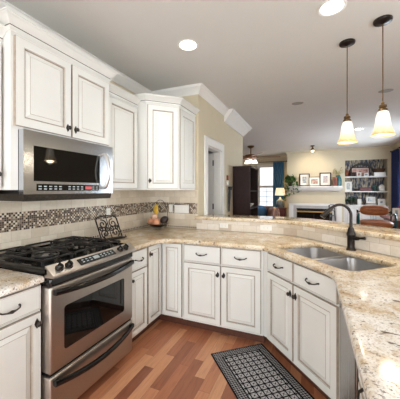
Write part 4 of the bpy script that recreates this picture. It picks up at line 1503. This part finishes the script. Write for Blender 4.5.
def curtain(label, cat_loc, rz, w, z0, z1, mat, folds, rodw):
    t = thing('curtain', label, 'curtain', cat_loc, rz)
    n_ = folds * 8
    front, backp = [], []
    for i in range(n_ + 1):
        x = -w / 2 + w * i / n_
        y = -.05 + .028 * sin(2 * pi * folds * i / n_)
        front.append((x, y))
    b = MB()
    bkp = [(x, y + .008) for x, y in front]
    rs = []
    for z, k in ((z0, 1.0), ((z0 + z1) / 2, .96), (z1, .92)):
        rs.append([(x * k, y, z) for x, y in front + list(reversed(bkp))])
    b.rings(rs)
    b.build('panel', mat, t, ang=60)
    MB().tube([(-rodw, -.05, z1 + .02), (w / 2 + .08, -.05, z1 + .02)], .012, 8).ball((w / 2 + .09, -.05, z1 + .02), .025, 10, 6).ball((-rodw - .01, -.05, z1 + .02), .025, 10, 6).build('rod', 'iron', t)
    return t


curtain('blue curtain hanging right of the bright far window', (.92, 10.36, 0), 0, .42, .02, 2.47, 'bluefab', 5, .95)
curtain('navy blue curtain at the right wall edge of the photo', (RX - .02, 9.12, 0), -pi / 2, .72, .02, 2.55, 'navy', 6, .40)

t = thing('side_table', 'dark red wooden side table below the lamp beside the chimney', 'table', (1.02, 9.88, 0))
MB().box(-.24, .24, -.24, .24, .73, .765).build('top', 'redwood', t, bevel=.006)
MB().box(-.21, .21, -.21, .21, .30, .7295).build('cabinet', 'redwood', t, bevel=.004)
for x in (-.19, .19):
    for y in (-.19, .19):
        MB().box(x - .02, x + .02, y - .02, y + .02, 0, .2995).build('leg', 'redwood', t, smooth=False)
for z in (.34, .53):
    dd = MB().box(-.18, .18, -.225, -.21, z, z + .17).build('drawer', 'redwood', t, bevel=.004)
    MB().ball((0, -.235, z + .085), .014, 10, 6).build('knob', 'brass', dd)
t = thing('table_lamp', 'table lamp with lit cream shade and grey base on the side table', 'lamp', (1.03, 9.86, .7655))
MB().lathe([(.08, 0), (.085, .02), (.12, .08), (.14, .17), (.11, .27), (.04, .34), (.025, .38), (.02, .40)], n=24).build('base', 'lampbase', t)
MB().lathe([(.008, .39), (.008, .62)], n=8).build('stem', 'brass', t)
MB().lathe([(.185, .45), (.14, .72), (.136, .72), (.181, .45)], n=28, cap0=False, cap1=False).build('lamp_shade', 'lampshade', t)
d = bpy.data.lights.new('lamp_glow', 'POINT'); d.energy, d.color, d.shadow_soft_size = 5, (1, .8, .55), .05
l = bpy.data.objects.new('lamp_glow', d); COL.objects.link(l); l.parent = t; l.location = (0, 0, .58)


def cushion(b, cx, cy, cz, w, d, h, p=2.6, n=20, m=10):
    rs = []
    for j in range(m + 1):
        ph = -pi / 2 + pi * j / m
        cz_ = math.copysign(abs(sin(ph)) ** (2 / p), sin(ph)) * h / 2
        k = max(.02, abs(cos(ph)) ** (2 / p))
        rs.append([(cx + w / 2 * k * math.copysign(abs(cos(a)) ** (2 / 4), cos(a)), cy + d / 2 * k * math.copysign(abs(sin(a)) ** (2 / 4), sin(a)), cz + cz_) for a in [2 * pi * i / n for i in range(n)]])
    return b.rings(rs)


t = thing('leather_sofa', 'brown leather sofa in the living room before the far window', 'sofa', (.35, 8.75, 0))
b = MB(); cushion(b, 0, .05, .33, 1.5, .85, .28, 5); b.build('seat', 'sofa', t, ang=60)
b = MB(); cushion(b, 0, .42, .60, 1.5, .24, .52, 4); b.build('backrest', 'sofa', t, ang=60)
for x in (-.66, .56):
    b = MB(); cushion(b, x, 0, .46, .26, .90, .76, 4); b.build('arm', 'sofa', t, ang=60)
for x in (-.65, .60):
    for y in (-.32, .40):
        MB().box(x - .03, x + .03, y - .03, y + .03, 0, .20).build('leg', 'darkwood', t, smooth=False)
t = MB(); cushion(t, 0, 0, 0, .42, .15, .42, 2.6)
o = t.build('throw_pillow', 'bluefab', loc=(.50, 8.83, .685), rot=(radians(-14), 0, 0), ang=60); tag(o, 'blue throw pillow on the brown leather sofa', 'pillow')

t = thing('leather_chair', 'tan leather cushioned chair with dark tubular frame beyond the bar', 'chair', (3.15, 5.75, 0), radians(-6))
b = MB(); cushion(b, 0, .16, 1.02, .47, .17, .19, 3.0, 24); cushion(b, 0, .13, 1.055, .38, .13, .12, 2.4, 24); b.build('backrest', 'leather', t, ang=60)
b = MB(); cushion(b, 0, -.10, .80, .52, .52, .12, 3.4, 24); b.build('seat', 'leather', t, ang=60)
for x in (-.27, .27):
    b = MB()
    b.tube([(x, .26, 0), (x, .24, .55), (x, .20, .80), (x, .17, 1.02)], .014, 8)
    b.build('rear_leg', 'iron', t)
    MB().tube([(x, -.32, 0), (x, -.32, .78)], .014, 8).build('front_leg', 'iron', t)
    MB().tube([(x, -.32, .78), (x, -.34, .90), (x, -.30, .97), (x, -.22, .985), (x, .0, .96), (x, .19, .92)], .019, 8).build('armrest', 'teal', t)
b = MB()
for z in (.28,):
    b.tube([(-.27, -.32, z), (.27, -.32, z)], .011, 8).tube([(-.27, .25, z), (.27, .25, z)], .011, 8).tube([(-.27, -.32, z), (-.27, .25, z)], .011, 8).tube([(.27, -.32, z), (.27, .25, z)], .011, 8)
b.build('rails', 'iron', t)
MB().tube([(-.27, .20, .80), (.27, .20, .80)], .012, 8).build('back_rail', 'iron', t)
MB().tube([(-.27, .17, .99), (.27, .17, .99)], .012, 8).build('back_rail', 'iron', t)

t = thing('metal_chair', 'dark ladder back metal chair left of the tan leather chair', 'chair', (2.70, 6.30, 0), radians(72))
for x in (-.20, .20):
    MB().tube([(x, .20, 0), (x, .20, .48), (x, .24, 1.08)], .013, 8).build('rear_leg', 'iron', t)
    MB().tube([(x, -.20, 0), (x, -.18, .47)], .013, 8).build('front_leg', 'iron', t)
MB().box(-.22, .22, -.22, .22, .472, .50).build('seat', 'darkwood', t, bevel=.01)
b = MB()
for z, y in ((.72, .218), (.84, .226), (.96, .233), (1.08, .24)):
    b.tube([(-.20, y, z), (0, y + .02, z + .01), (.20, y, z)], .012, 8)
b.build('ladder_back', 'iron', t)

t = thing('dining_table', 'dark red wooden dining table at the right beyond the bar', 'table', (3.90, 6.45, 0))
MB().box(-.42, .42, -.55, .55, .80, .84).build('top', 'redwood', t, bevel=.008)
MB().box(-.36, .36, -.49, .49, .71, .7995).build('apron', 'redwood', t, smooth=False)
for x in (-.33, .33):
    for y in (-.46, .46):
        MB().lathe([(.025, 0), (.03, .2), (.022, .25), (.035, .45), (.035, .7095)], (x, y, 0), 14).build('leg', 'redwood', t)
frame('white framed card standing on the dining table', 3.56, 3.69, .8405, 1.05, 6.32, 'china', 'photoA', .03, .012, rz=.2)
t = thing('flower_vase', 'white and red flowers in a glass vase on the dining table', 'flowers', (3.78, 6.40, .8405))
MB().lathe([(.035, 0), (.045, .02), (.04, .10), (.05, .14), (.046, .14), (.036, .10), (.04, .02), (.002, .012)], n=18).build('vase', 'glass', t)
b = MB(); leaves(b, [(.05 * cos(a), .05 * sin(a), .16) for a in [i for i in range(6)]], .06, 26, .02, 12)
for i in range(6):
    b.tube([(0, 0, .03), (.05 * cos(i), .05 * sin(i), .2)], .003, 5)
b.build('leaves', 'leaf', t)
rr = random.Random(4)
for mt, n_ in (('flower', 7), ('flowerred', 4)):
    for i in range(n_):
        a = rr.uniform(0, 6.28); r_ = rr.uniform(.02, .08)
        MB().ball((0, 0, 0), .030, 10, 6, sz=.75).ball((0, 0, .012), .02, 8, 5).build('blossom', mt, t, loc=(r_ * cos(a) - (.04 if mt == 'flowerred' else 0), r_ * sin(a), rr.uniform(.20, .27) - (.03 if mt == 'flowerred' else 0)))
